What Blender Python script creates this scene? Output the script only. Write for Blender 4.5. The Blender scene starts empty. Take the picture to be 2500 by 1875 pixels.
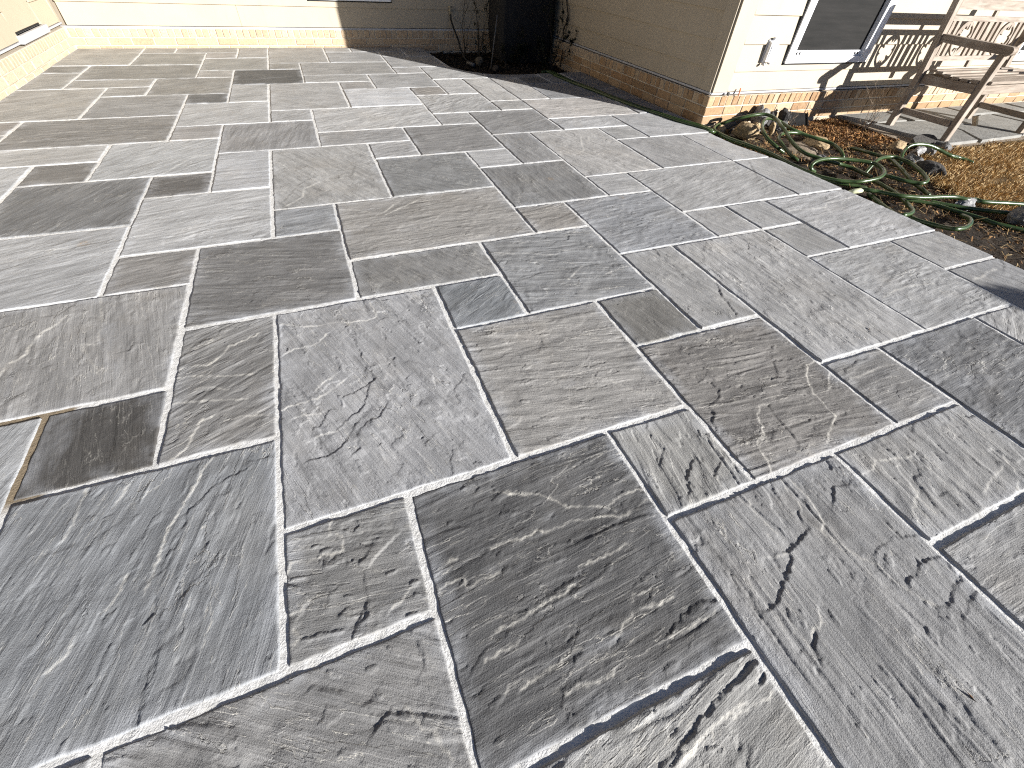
import bpy, bmesh, math, random
import numpy as np
from mathutils import Vector, Matrix, noise as mnoise

random.seed(7)
scene = bpy.context.scene
COL = scene.collection

# ------------------------------------------------------------------ camera
PITCH, ROLL, YAW = 0.814267946, 0.0750558180, -0.434523305
CAM_H = 1.0119
cp, sp = math.cos(PITCH), math.sin(PITCH)
cr, sr = math.cos(ROLL), math.sin(ROLL)
r0 = Vector((1, 0, 0)); fw = Vector((0, cp, -sp)); up0 = Vector((0, sp, cp))
rx = cr * r0 + sr * up0
ux = -sr * r0 + cr * up0
RZ = Matrix.Rotation(YAW, 3, 'Z')
rx, ux, bk = RZ @ rx, RZ @ ux, RZ @ (-fw)
cam_data = bpy.data.cameras.new('camera')
cam = bpy.data.objects.new('camera', cam_data)
COL.objects.link(cam)
cam.matrix_world = Matrix(((rx.x, ux.x, bk.x, 0.0), (rx.y, ux.y, bk.y, 0.0), (rx.z, ux.z, bk.z, CAM_H), (0, 0, 0, 1)))
cam_data.sensor_fit = 'HORIZONTAL'
cam_data.sensor_width = 36.0
cam_data.lens = 1017.37 / 2500.0 * 36.0
cam_data.clip_start = 0.02
cam_data.clip_end = 1000.0
scene.camera = cam

# ------------------------------------------------------------------ light
SUN_DIR = Vector((-0.715, 1.0, -0.372)).normalized()      # the way the light travels
SUN_EL = math.asin(-SUN_DIR.z)
SUN_AZ = math.atan2(-SUN_DIR.x, -SUN_DIR.y)
world = bpy.data.worlds.new('World')
scene.world = world
world.use_nodes = True
wn = world.node_tree
bg = wn.nodes.get('Background') or wn.nodes.new('ShaderNodeBackground')
sky = wn.nodes.new('ShaderNodeTexSky')
sky.sky_type = 'NISHITA'
sky.sun_disc = False
sky.sun_elevation = SUN_EL
sky.sun_rotation = SUN_AZ
sky.air_density = 0.35
sky.dust_density = 0.1
wn.links.new(sky.outputs[0], bg.inputs[0])
bg.inputs[1].default_value = 0.05
sun_data = bpy.data.lights.new('sun', 'SUN')
sun_data.energy = 5.0
sun_data.angle = math.radians(0.5)
sun_data.color = (1.0, 0.972, 0.935)
sun = bpy.data.objects.new('sun', sun_data)
sun.rotation_euler = SUN_DIR.to_track_quat('-Z', 'Y').to_euler()
sun.location = (4, -6, 6)
COL.objects.link(sun)
vs = scene.view_settings
vs.view_transform = 'Standard'
vs.look = 'None'
vs.gamma = 1.0
vs.use_curve_mapping = False
vs.exposure = 1.3
scene.cycles.use_denoising = False
scene.cycles.filter_width = 1.15

# ------------------------------------------------------------------ materials
def lin(c):
    c = c / 255.0
    return c / 12.92 if c <= 0.04045 else ((c + 0.055) / 1.055) ** 2.4

class NT:
    """small node-tree helper"""
    def __init__(self, name):
        self.m = bpy.data.materials.new(name)
        self.m.use_nodes = True
        self.t = self.m.node_tree
        self.b = self.t.nodes['Principled BSDF']
        self.b.inputs['Specular IOR Level'].default_value = 0.3
    def n(self, typ, **kw):
        nd = self.t.nodes.new(typ)
        for k, v in kw.items():
            setattr(nd, k, v)
        return nd
    def l(self, a, b):
        self.t.links.new(a, b)
    def noise(self, vec, scale, detail=4.0, rough=0.55, dist=0.0):
        nd = self.n('ShaderNodeTexNoise')
        nd.inputs['Scale'].default_value = scale
        nd.inputs['Detail'].default_value = detail
        nd.inputs['Roughness'].default_value = rough
        nd.inputs['Distortion'].default_value = dist
        if vec is not None:
            self.l(vec, nd.inputs['Vector'])
        return nd.outputs[0]
    def mapped(self, vec, scale):
        nd = self.n('ShaderNodeMapping')
        nd.inputs['Scale'].default_value = scale
        self.l(vec, nd.inputs['Vector'])
        return nd.outputs[0]
    def ramp(self, fac, stops):
        nd = self.n('ShaderNodeValToRGB')
        el = nd.color_ramp.elements
        while len(el) < len(stops):
            el.new(0.5)
        for e, (p, c) in zip(el, stops):
            e.position = p
            e.color = (c, c, c, 1) if not isinstance(c, tuple) else (c + (1,) if len(c) == 3 else c)
        self.l(fac, nd.inputs[0])
        return nd.outputs[0]
    def rng(self, v, a, b, c, d):
        nd = self.n('ShaderNodeMapRange')
        for i, x in zip((1, 2, 3, 4), (a, b, c, d)):
            nd.inputs[i].default_value = x
        self.l(v, nd.inputs[0])
        return nd.outputs[0]
    def math(self, op, a, b):
        nd = self.n('ShaderNodeMath', operation=op)
        for i, x in enumerate((a, b)):
            if isinstance(x, (int, float)):
                nd.inputs[i].default_value = x
            else:
                self.l(x, nd.inputs[i])
        return nd.outputs[0]
    def mix(self, fac, a, b, blend='MIX'):
        nd = self.n('ShaderNodeMix', data_type='RGBA', blend_type=blend)
        for k, x in ((0, fac), (6, a), (7, b)):
            if isinstance(x, (int, float)):
                nd.inputs[k].default_value = x
            elif isinstance(x, tuple):
                nd.inputs[k].default_value = x + (1,) if len(x) == 3 else x
            else:
                self.l(x, nd.inputs[k])
        return nd.outputs[2]
    def bump(self, h, strength, dist, prev=None):
        nd = self.n('ShaderNodeBump')
        nd.inputs['Strength'].default_value = strength
        nd.inputs['Distance'].default_value = dist
        self.l(h, nd.inputs['Height'])
        if prev is not None:
            self.l(prev, nd.inputs['Normal'])
        return nd.outputs[0]
    def done(self, col=None, rough=None, nrm=None):
        if col is not None:
            if isinstance(col, tuple):
                self.b.inputs['Base Color'].default_value = col + (1,)
            else:
                self.l(col, self.b.inputs['Base Color'])
        if rough is not None:
            if isinstance(rough, (int, float)):
                self.b.inputs['Roughness'].default_value = rough
            else:
                self.l(rough, self.b.inputs['Roughness'])
        if nrm is not None:
            self.l(nrm, self.b.inputs['Normal'])
        return self.m

def objco(t):
    return t.n('ShaderNodeTexCoord').outputs['Object']

def worldpos(t):
    return t.n('ShaderNodeNewGeometry').outputs['Position']

def mat_stone():
    t = NT('riven_sandstone')
    uv = t.n('ShaderNodeTexCoord').outputs['UV']
    oi = t.n('ShaderNodeObjectInfo')
    base = oi.outputs['Color']
    big = t.noise(uv, 5.0, 3.0, 0.5)
    streak = t.noise(t.mapped(uv, (2.2, 46.0, 1.0)), 1.0, 5.0, 0.66, 0.12)
    fine = t.noise(t.mapped(uv, (9.0, 300.0, 1.0)), 1.0, 3.0, 0.6)
    grit = t.noise(uv, 420.0, 2.0, 0.6)
    f1 = t.rng(big, 0.3, 0.7, 0.86, 1.14)
    f2 = t.rng(streak, 0.28, 0.72, 0.74, 1.24)
    f3 = t.rng(fine, 0.3, 0.7, 0.84, 1.16)
    f4 = t.rng(grit, 0.3, 0.7, 0.86, 1.14)
    f = t.math('MULTIPLY', t.math('MULTIPLY', f1, f2), t.math('MULTIPLY', f3, f4))
    comb = t.n('ShaderNodeCombineColor')
    for i in range(3):
        t.l(f, comb.inputs[i])
    col = t.mix(1.0, base, comb.outputs[0], 'MULTIPLY')
    # faint brown mineral staining in soft patches
    st = t.rng(t.noise(uv, 2.4, 4.0, 0.6, 0.4), 0.54, 0.74, 0.0, 0.4)
    col = t.mix(st, col, t.mix(1.0, col, (1.05, 0.98, 0.88), 'MULTIPLY'))
    # rust specks
    vor = t.n('ShaderNodeTexVoronoi'); vor.inputs['Scale'].default_value = 1.7
    t.l(uv, vor.inputs['Vector'])
    rs = t.math('MULTIPLY', t.rng(vor.outputs['Distance'], 0.02, 0.055, 1.0, 0.0), t.rng(t.noise(uv, 90.0), 0.42, 0.6, 0.0, 0.45))
    col = t.mix(rs, col, (0.34, 0.22, 0.10))
    # pale mortar haze wiped over the edges
    ed = t.n('ShaderNodeAttribute', attribute_name='edge').outputs['Fac']
    hz = t.math('MULTIPLY', t.rng(ed, 0.0, 0.05, 1.0, 0.0), t.rng(t.noise(uv, 7.0, 5.0, 0.65), 0.42, 0.75, 0.0, 0.7))
    hz = t.math('MAXIMUM', hz, t.rng(t.noise(t.mapped(uv, (2.0, 5.0, 1.0)), 1.6, 6.0, 0.62, 0.5), 0.60, 0.85, 0.0, 0.4))
    col = t.mix(hz, col, (0.50, 0.515, 0.54))
    # thin cleft layers: ragged contour lines where the stone broke away a millimetre or so
    def cleft(sc, K, off, det):
        nz = t.noise(t.mapped(uv, sc), 1.0, det, 0.62, 0.0)
        tt = t.math('ADD', t.math('MULTIPLY', nz, K), off)
        fl = t.math('FLOOR', tt, 0.0); fr = t.math('FRACT', tt, 0.0)
        wnz = t.n('ShaderNodeTexWhiteNoise', noise_dimensions='1D')
        t.l(fl, wnz.inputs['W'])
        return wnz.outputs['Value'], fr
    v1, fr1 = cleft((1.3, 9.0, 1.0), 12.0, 3.3, 8.0)
    v2, fr2 = cleft((2.6, 4.6, 1.0), 7.0, 51.7, 8.0)
    k1 = t.rng(t.noise(t.mapped(uv, (3.0, 7.0, 1.0)), 1.0, 3.0, 0.6), 0.40, 0.62, 0.0, 1.0)
    k2 = t.rng(t.noise(t.mapped(uv, (4.0, 4.5, 1.0)), 1.0, 3.0, 0.6), 0.50, 0.64, 0.0, 1.0)
    al = oi.outputs['Alpha']
    hh = t.math('ADD', t.math('MULTIPLY', v1, k1), t.math('MULTIPLY', v2, t.math('MULTIPLY', k2, 0.9)))
    hh = t.math('MULTIPLY', hh, al)
    # pale residue on the broken edges, plus their sunlit brightness painted into the colour
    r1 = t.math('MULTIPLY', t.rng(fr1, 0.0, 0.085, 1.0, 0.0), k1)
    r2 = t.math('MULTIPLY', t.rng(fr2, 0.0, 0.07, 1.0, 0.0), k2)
    dust_glint = t.math('MULTIPLY', t.math('MAXIMUM', r1, r2), t.rng(t.noise(uv, 13.0, 3.0, 0.6), 0.34, 0.54, 0.0, 0.85))
    dust_glint = t.math('MULTIPLY', dust_glint, al)
    rg = t.n('ShaderNodeAttribute', attribute_name='ridge_glint').outputs['Fac']  # painted brightening along the traced sun-facing ridges
    dust_glint = t.math('MAXIMUM', dust_glint, t.math('MULTIPLY', rg, t.rng(t.noise(uv, 60.0, 4.0, 0.7), 0.3, 0.55, 0.25, 0.95)))
    col = t.mix(dust_glint, col, (0.62, 0.59, 0.52))
    n0 = t.bump(hh, 1.0, 0.0060)
    t.t.nodes[-1].inputs['Filter Width'].default_value = 0.9
    g2 = t.noise(uv, 150.0, 3.0, 0.65)
    n1 = t.bump(grit, 0.55, 0.0017, n0)
    n1 = t.bump(g2, 0.40, 0.0024, n1)
    n2 = t.bump(fine, 0.6, 0.0014, n1)
    return t.done(col, 0.82, n2)

def mat_mortar():
    t = NT('mortar')
    p = worldpos(t)
    a = t.noise(p, 35.0, 5.0, 0.65)
    b = t.noise(p, 260.0, 3.0, 0.6)
    col = t.mix(t.rng(a, 0.3, 0.7, 0, 1), (0.56, 0.55, 0.52), (0.72, 0.715, 0.70))
    # one joint at the west side is still filled with brown sand
    sx = t.n('ShaderNodeSeparateXYZ'); t.l(p, sx.inputs[0])
    inx = t.math('MULTIPLY', t.rng(sx.outputs[0], -0.97, -0.955, 0, 1), t.rng(sx.outputs[0], -0.865, -0.85, 1, 0))
    iny = t.math('MULTIPLY', t.rng(sx.outputs[1], 0.86, 0.90, 0, 1), t.rng(sx.outputs[1], 1.20, 1.22, 1, 0))
    lx = t.rng(sx.outputs[0], -0.90, -0.84, 1, 0)
    ly = t.math('MULTIPLY', t.rng(sx.outputs[1], 1.17, 1.18, 0, 1), t.rng(sx.outputs[1], 1.24, 1.25, 1, 0))
    msk = t.math('MAXIMUM', t.math('MULTIPLY', inx, iny), t.math('MULTIPLY', lx, ly))
    col = t.mix(msk, col, t.mix(b, (0.16, 0.12, 0.075), (0.32, 0.26, 0.18)))
    n1 = t.bump(b, 0.5, 0.003)
    n2 = t.bump(a, 0.6, 0.006, n1)
    return t.done(col, 0.9, n2)

def mat_simple(name, c1, c2, scale=20.0, rough=0.8, bump=0.0, bscale=None, stretch=None, spec=0.3):
    t = NT(name)
    p = objco(t)
    if stretch:
        p = t.mapped(p, stretch)
    a = t.noise(p, scale, 5.0, 0.6)
    col = t.mix(t.rng(a, 0.3, 0.7, 0, 1), c1, c2)
    nrm = t.bump(t.noise(p, bscale or scale * 4, 4.0, 0.6), 0.6, bump) if bump else None
    t.b.inputs['Specular IOR Level'].default_value = spec
    return t.done(col, rough, nrm)

def mat_siding():
    t = NT('painted_siding')
    p = worldpos(t)
    a = t.noise(p, 2.2, 4.0, 0.6)
    g = t.noise(t.mapped(p, (30.0, 30.0, 160.0)), 1.0, 4.0, 0.6)
    col = t.mix(t.rng(a, 0.3, 0.7, 0, 1), (0.375, 0.32, 0.238), (0.41, 0.352, 0.265))
    dirt = t.rng(t.noise(t.mapped(p, (14.0, 14.0, 3.0)), 1.0, 5.0, 0.65), 0.55, 0.8, 0.0, 0.25)
    col = t.mix(dirt, col, (0.27, 0.22, 0.16))
    return t.done(col, 0.6, t.bump(g, 0.25, 0.0012))

def mat_brick():
    t = NT('clay_brick')
    oi = t.n('ShaderNodeObjectInfo')
    p = worldpos(t)
    a = t.noise(p, 60.0, 5.0, 0.65)
    b = t.noise(p, 16.0, 4.0, 0.6)
    col = t.mix(1.0, oi.outputs['Color'], t.mix(t.rng(a, 0.3, 0.7, 0, 1), (0.82, 0.8, 0.78), (1.2, 1.18, 1.15)), 'MULTIPLY')
    col = t.mix(t.rng(b, 0.55, 0.75, 0, 0.45), col, (0.46, 0.37, 0.25))
    dk = t.rng(t.noise(p, 110.0, 2.0, 0.5), 0.66, 0.74, 0.0, 0.7)
    col = t.mix(dk, col, (0.06, 0.045, 0.035))
    return t.done(col, 0.88, t.bump(a, 0.6, 0.004))

def mat_wood(name, st):
    t = NT(name)
    p = objco(t)
    a = t.noise(t.mapped(p, st), 1.0, 5.0, 0.6, 0.3)
    b = t.noise(p, 7.0, 4.0, 0.6)
    col = t.mix(t.rng(a, 0.28, 0.72, 0, 1), (0.17, 0.135, 0.105), (0.36, 0.305, 0.25))
    col = t.mix(t.rng(b, 0.5, 0.75, 0, 0.55), col, (0.42, 0.38, 0.33))
    return t.done(col, 0.8, t.bump(a, 0.5, 0.002))

def mat_hose():
    t = NT('green_rubber_hose')
    uv = t.n('ShaderNodeTexCoord').outputs['UV']
    p = worldpos(t)
    a = t.noise(p, 25.0, 4.0, 0.6)
    col = t.mix(t.rng(a, 0.3, 0.7, 0, 1), (0.026, 0.050, 0.014), (0.045, 0.078, 0.024))
    dust_glint = t.rng(t.noise(p, 70.0, 4.0, 0.7), 0.52, 0.72, 0, 0.4)
    col = t.mix(dust_glint, col, (0.10, 0.105, 0.065))
    t.b.inputs['Specular IOR Level'].default_value = 0.5
    return t.done(col, 0.3, t.bump(t.noise(p, 400.0, 2.0), 0.15, 0.001))

def mat_rock():
    t = NT('garden_rock')
    oi = t.n('ShaderNodeObjectInfo')
    p = worldpos(t)
    a = t.noise(p, 38.0, 6.0, 0.7, 0.4)
    b = t.noise(p, 150.0, 4.0, 0.65)
    col = t.mix(1.0, oi.outputs['Color'], t.mix(t.rng(a, 0.32, 0.68, 0, 1), (0.6, 0.6, 0.61), (1.3, 1.28, 1.24)), 'MULTIPLY')
    n1 = t.bump(b, 0.8, 0.004)
    return t.done(col, 0.85, t.bump(a, 0.8, 0.014, n1))

def mat_soil():
    t = NT('bark_mulch_soil')
    p = worldpos(t)
    a = t.noise(p, 5.0, 6.0, 0.65)
    b = t.noise(p, 75.0, 5.0, 0.7)
    col = t.mix(t.rng(a, 0.35, 0.65, 0, 1), (0.011, 0.008, 0.005), (0.038, 0.025, 0.015))
    col = t.mix(t.rng(b, 0.5, 0.72, 0, 0.8), col, (0.09, 0.06, 0.034))
    n1 = t.bump(b, 1.0, 0.02)
    return t.done(col, 0.95, n1)

def mat_sand():
    t = NT('pale_gravelly_sand')
    p = worldpos(t)
    b = t.noise(p, 120.0, 5.0, 0.7)
    col = t.mix(t.rng(b, 0.35, 0.65, 0, 1), (0.21, 0.16, 0.11), (0.42, 0.35, 0.27))
    return t.done(col, 0.95, t.bump(b, 1.0, 0.012))

def mat_attr(name, rough=0.8, sub=None):
    """colour taken from the mesh's own colour attribute (one tint for each blade or chip)"""
    t = NT(name)
    at = t.n('ShaderNodeAttribute', attribute_name='tint')
    return t.done(at.outputs['Color'], rough)

def mat_screen():
    t = NT('insect_screen')
    p = worldpos(t)
    a = t.noise(t.mapped(p, (3.0, 3.0, 30.0)), 1.0, 4.0, 0.6)
    w = t.noise(p, 900.0, 1.0, 0.5)
    col = t.mix(t.rng(a, 0.3, 0.7, 0, 1), (0.009, 0.009, 0.0085), (0.019, 0.018, 0.017))
    t.b.inputs['Specular IOR Level'].default_value = 0.12
    return t.done(col, 0.7, t.bump(w, 0.3, 0.001))

def mat_glass_dark():
    t = NT('window_glass')
    t.b.inputs['Specular IOR Level'].default_value = 0.5
    return t.done((0.02, 0.022, 0.025), 0.06)

M = dict(
    stone=mat_stone(), mortar=mat_mortar(), siding=mat_siding(), brick=mat_brick(), wood=mat_wood('weathered_teak', (5.0, 60.0, 60.0)), woodv=mat_wood('weathered_teak_upright', (60.0, 60.0, 5.0)), woody=mat_wood('weathered_teak_side', (60.0, 5.0, 60.0)), hose=mat_hose(),
    rock=mat_rock(), soil=mat_soil(), sand=mat_sand(),
    brick_mortar=mat_simple('brick_mortar', (0.42, 0.36, 0.28), (0.55, 0.49, 0.40), 60.0, 0.9, 0.003),
    wall=mat_simple('wall_sheathing', (0.20, 0.17, 0.13), (0.25, 0.21, 0.16), 6.0),
    trim=mat_simple('painted_trim', (0.375, 0.32, 0.238), (0.405, 0.348, 0.262), 4.0, 0.6, 0.0006, 90.0),
    vinyl=mat_simple('white_vinyl', (0.74, 0.75, 0.77), (0.80, 0.80, 0.81), 9.0, 0.35, 0.0, spec=0.5),
    flashing=mat_simple('metal_flashing', (0.36, 0.36, 0.37), (0.46, 0.46, 0.47), 14.0, 0.5),
    screen=mat_screen(), glass=mat_glass_dark(),
    dark=mat_simple('dark_slot', (0.012, 0.012, 0.012), (0.02, 0.02, 0.02)),
    clear=mat_simple('grey_plastic', (0.42, 0.43, 0.46), (0.50, 0.51, 0.54), 12.0, 0.25, 0.0, spec=0.5),
    black=mat_simple('black_tarp', (0.006, 0.006, 0.007), (0.012, 0.012, 0.013), 8.0, 0.75, 0.01, 14.0),
    twig=mat_simple('dry_twig', (0.20, 0.15, 0.105), (0.32, 0.25, 0.18), 40.0, 0.85),
    deadstem=mat_simple('dead_stem', (0.018, 0.014, 0.011), (0.05, 0.04, 0.03), 40.0, 0.9),
    brass=mat_simple('dull_brass', (0.30, 0.25, 0.16), (0.40, 0.35, 0.25), 30.0, 0.45),
    blackhose=mat_simple('black_rubber', (0.010, 0.010, 0.010), (0.02, 0.02, 0.02), 30.0, 0.5),
    whitestake=mat_simple('grey_stake', (0.09, 0.09, 0.09), (0.14, 0.14, 0.14), 30.0, 0.6),
    greenleaf=mat_simple('dark_leaf', (0.008, 0.011, 0.006), (0.02, 0.024, 0.012), 60.0, 0.6),
    roof=mat_simple('asphalt_shingle', (0.06, 0.055, 0.05), (0.10, 0.09, 0.085), 30.0, 0.9, 0.004),
    soffit=mat_simple('soffit_paint', (0.42, 0.36, 0.27), (0.46, 0.39, 0.30), 6.0, 0.7),
    orange=mat_simple('orange_plastic', (0.45, 0.13, 0.05), (0.6, 0.22, 0.10), 60.0, 0.5),
    grass=mat_attr('dry_grass_blades', 0.75), chips=mat_attr('bark_chips', 0.9),
    lawn=mat_simple('dormant_turf', (0.13, 0.085, 0.035), (0.24, 0.16, 0.075), 30.0, 0.95, 0.012, 60.0),
    flag=mat_simple('flagstone', (0.20, 0.195, 0.18), (0.29, 0.285, 0.265), 9.0, 0.85, 0.006, 40.0),
    fitting=mat_simple('pale_plastic', (0.55, 0.58, 0.36), (0.66, 0.68, 0.48), 40.0, 0.4),
    leaf=mat_simple('brown_leaf', (0.11, 0.05, 0.02), (0.26, 0.15, 0.07), 60.0, 0.8),
)

# ------------------------------------------------------------------ helpers
def tag(o, label=None, cat=None, group=None, kind=None):
    if label: o['label'] = label
    if cat: o['category'] = cat
    if group: o['group'] = group
    if kind: o['kind'] = kind
    return o

def empty(name, loc=(0, 0, 0)):
    o = bpy.data.objects.new(name, None)
    o.empty_display_size = 0.1
    o.location = loc
    COL.objects.link(o)
    return o

def link(name, me, parent=None):
    o = bpy.data.objects.new(name, me)
    COL.objects.link(o)
    if parent is not None:
        o.parent = parent
        if parent.type == 'EMPTY' and parent.parent is None:
            o.matrix_parent_inverse = Matrix.Translation(-Vector(parent.location))
        else:
            pl = Vector(parent.location)
            o.matrix_parent_inverse = Matrix.Identity(4)
    return o

class MB:
    """collects shapes, builds one mesh object"""
    def __init__(self):
        self.v = []; self.f = []
    def add(self, vs_, fs):
        b = len(self.v)
        self.v += [tuple(x) for x in vs_]
        self.f += [tuple(i + b for i in q) for q in fs]
        return self
    def box(self, lo, hi, ch=0.0, mtx=None):
        (x0, y0, z0), (x1, y1, z1) = lo, hi
        if ch <= 0:
            vs_ = [(x0, y0, z0), (x1, y0, z0), (x1, y1, z0), (x0, y1, z0), (x0, y0, z1), (x1, y0, z1), (x1, y1, z1), (x0, y1, z1)]
            fs = [(0, 3, 2, 1), (4, 5, 6, 7), (0, 1, 5, 4), (1, 2, 6, 5), (2, 3, 7, 6), (3, 0, 4, 7)]
        else:
            vs_, fs = chamfer_box(lo, hi, ch)
        if mtx is not None:
            vs_ = [tuple(mtx @ Vector(p)) for p in vs_]
        return self.add(vs_, fs)
    def prism(self, poly, z0, z1):
        n = len(poly)
        vs_ = [(x, y, z0) for x, y in poly] + [(x, y, z1) for x, y in poly]
        fs = [tuple(range(n))[::-1], tuple(range(n, 2 * n))] + [(i, (i + 1) % n, n + (i + 1) % n, n + i) for i in range(n)]
        return self.add(vs_, fs)
    def tube(self, pts, r, n=8, caps=True):
        pts = [Vector(p) for p in pts]
        rs = r if isinstance(r, (list, tuple)) else [r] * len(pts)
        tang = []
        for i in range(len(pts)):
            a = pts[max(0, i - 1)]; b = pts[min(len(pts) - 1, i + 1)]
            d = b - a
            tang.append(d.normalized() if d.length > 1e-9 else Vector((0, 0, 1)))
        nrm = tang[0].orthogonal().normalized()
        vs_ = []; fs = []
        for i, p in enumerate(pts):
            nrm = (nrm - tang[i] * nrm.dot(tang[i]))
            nrm = nrm.normalized() if nrm.length > 1e-6 else tang[i].orthogonal().normalized()
            bi = tang[i].cross(nrm)
            for k in range(n):
                a = 2 * math.pi * k / n
                vs_.append(tuple(p + (nrm * math.cos(a) + bi * math.sin(a)) * rs[i]))
        for i in range(len(pts) - 1):
            for k in range(n):
                k2 = (k + 1) % n
                fs.append((i * n + k, i * n + k2, (i + 1) * n + k2, (i + 1) * n + k))
        if caps:
            fs.append(tuple(range(n))[::-1])
            fs.append(tuple((len(pts) - 1) * n + k for k in range(n)))
        return self.add(vs_, fs)
    def mesh(self, name, mat, smooth=False):
        me = bpy.data.meshes.new(name)
        me.from_pydata(self.v, [], self.f)
        if smooth:
            me.polygons.foreach_set('use_smooth', [True] * len(me.polygons))
        me.materials.append(mat)
        return me
    def build(self, name, mat, parent=None, smooth=False):
        return link(name, self.mesh(name, mat, smooth), parent)

def chamfer_box(lo, hi, c):
    (x0, y0, z0), (x1, y1, z1) = lo, hi
    vs_ = []; idx = {}
    for sx in (0, 1):
        for sy in (0, 1):
            for sz in (0, 1):
                X, Y, Z = (x0, x1)[sx], (y0, y1)[sy], (z0, z1)[sz]
                ix, iy, iz = (X + c, X - c)[sx], (Y + c, Y - c)[sy], (Z + c, Z - c)[sz]
                for ax, p in ((0, (X, iy, iz)), (1, (ix, Y, iz)), (2, (ix, iy, Z))):
                    idx[(sx, sy, sz, ax)] = len(vs_); vs_.append(p)
    I = lambda s, ax: idx[s + (ax,)]
    fs = []
    def add(q):
        ce = Vector(((x0 + x1) / 2, (y0 + y1) / 2, (z0 + z1) / 2))
        ps = [Vector(vs_[i]) for i in q]
        nn = (ps[1] - ps[0]).cross(ps[2] - ps[0])
        m = sum(ps, Vector()) / len(ps)
        fs.append(tuple(q) if nn.dot(m - ce) > 0 else tuple(q[::-1]))
    for ax in range(3):
        o1, o2 = [a for a in range(3) if a != ax]
        for s in (0, 1):
            ring = []
            for a, b in ((0, 0), (1, 0), (1, 1), (0, 1)):
                t_ = [0, 0, 0]; t_[ax] = s; t_[o1] = a; t_[o2] = b
                ring.append(I(tuple(t_), ax))
            add(ring)
    for ax in range(3):                                   # edges parallel to ax
        o1, o2 = [a for a in range(3) if a != ax]
        for a in (0, 1):
            for b in (0, 1):
                t0 = [0, 0, 0]; t0[o1] = a; t0[o2] = b
                t1 = list(t0); t1[ax] = 1
                add([I(tuple(t0), o1), I(tuple(t1), o1), I(tuple(t1), o2), I(tuple(t0), o2)])
    for sx in (0, 1):
        for sy in (0, 1):
            for sz in (0, 1):
                add([I((sx, sy, sz), 0), I((sx, sy, sz), 1), I((sx, sy, sz), 2)])
    return vs_, fs

def smooth_path(pts, sub=6):
    pts = [Vector(p) for p in pts]
    out = []
    n = len(pts)
    for i in range(n - 1):
        p0, p1, p2, p3 = pts[max(0, i - 1)], pts[i], pts[i + 1], pts[min(n - 1, i + 2)]
        for k in range(sub):
            t_ = k / sub
            out.append(0.5 * ((2 * p1) + (p2 - p0) * t_ + (2 * p0 - 5 * p1 + 4 * p2 - p3) * t_ * t_ + (3 * p1 - p0 - 3 * p2 + p3) * t_ ** 3))
    out.append(pts[-1])
    return out

# numpy gradient noise
_rs = np.random.RandomState(11)
_perm = _rs.permutation(512).astype(np.int32)
_ang = _rs.rand(512) * 2 * np.pi
_gx, _gy = np.cos(_ang), np.sin(_ang)
def perlin(x, y):
    xi = np.floor(x).astype(np.int64); yi = np.floor(y).astype(np.int64)
    xf = x - xi; yf = y - yi
    u = xf * xf * xf * (xf * (xf * 6 - 15) + 10); v = yf * yf * yf * (yf * (yf * 6 - 15) + 10)
    def g(ix, iy, dx, dy):
        h = _perm[(_perm[ix & 511] + iy) & 511]
        return _gx[h] * dx + _gy[h] * dy
    n00 = g(xi, yi, xf, yf); n10 = g(xi + 1, yi, xf - 1, yf)
    n01 = g(xi, yi + 1, xf, yf - 1); n11 = g(xi + 1, yi + 1, xf - 1, yf - 1)
    a = n00 + u * (n10 - n00); b = n01 + u * (n11 - n01)
    return (a + v * (b - a)) * 1.5
def fbm(x, y, oct_=4, gain=0.5):
    s = 0; a = 1.0; f = 1.0
    for _ in range(oct_):
        s = s + a * perlin(x * f + 17.3 * _, y * f - 9.1 * _); a *= gain; f *= 2.03
    return s

def grid_mesh(name, P, mat, closed_skirt=None):
    """P: (ny, nx, 3) array -> quad mesh"""
    ny, nx = P.shape[:2]
    me = bpy.data.meshes.new(name)
    nv = ny * nx
    me.vertices.add(nv)
    me.vertices.foreach_set('co', np.ascontiguousarray(P, dtype=np.float32).ravel())
    idx = np.arange(nv, dtype=np.int32).reshape(ny, nx)
    q = np.stack([idx[:-1, :-1], idx[:-1, 1:], idx[1:, 1:], idx[1:, :-1]], -1).reshape(-1, 4)
    nf = len(q)
    me.loops.add(nf * 4)
    me.loops.foreach_set('vertex_index', q.ravel())
    me.polygons.add(nf)
    me.polygons.foreach_set('loop_start', np.arange(0, nf * 4, 4, dtype=np.int32))
    me.polygons.foreach_set('use_smooth', np.ones(nf, dtype=bool))
    me.update(calc_edges=True)
    me.materials.append(mat)
    return me, q

# ------------------------------------------------------------------ ground
U = 0.3048 / 0.3012
def GX(i): return (-0.006 + 0.3025 * i) * U
def GY(j): return (-0.02 + 0.3 * (j if j < 13 else j - (j - 13) * 0.025)) * U

def soil_height(x, y):
    return -0.062 + 0.012 * fbm(x * 3.1, y * 3.1, 3)

# far ground sheet
b = MB()
b.add([(-150, -150, -0.10), (150, -150, -0.10), (150, 150, -0.10), (-150, 150, -0.10)], [(0, 1, 2, 3)])
tag(b.build('ground', M['lawn']), kind='structure')

def patch(name, mat, x0, x1, y0, y1, step, hf):
    xs_ = np.arange(x0, x1 + step * .5, step); ys_ = np.arange(y0, y1 + step * .5, step)
    XX, YY = np.meshgrid(xs_, ys_)
    P = np.stack([XX, YY, hf(XX, YY)], -1)
    me, _ = grid_mesh(name, P, mat)
    return link(name, me)

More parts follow.
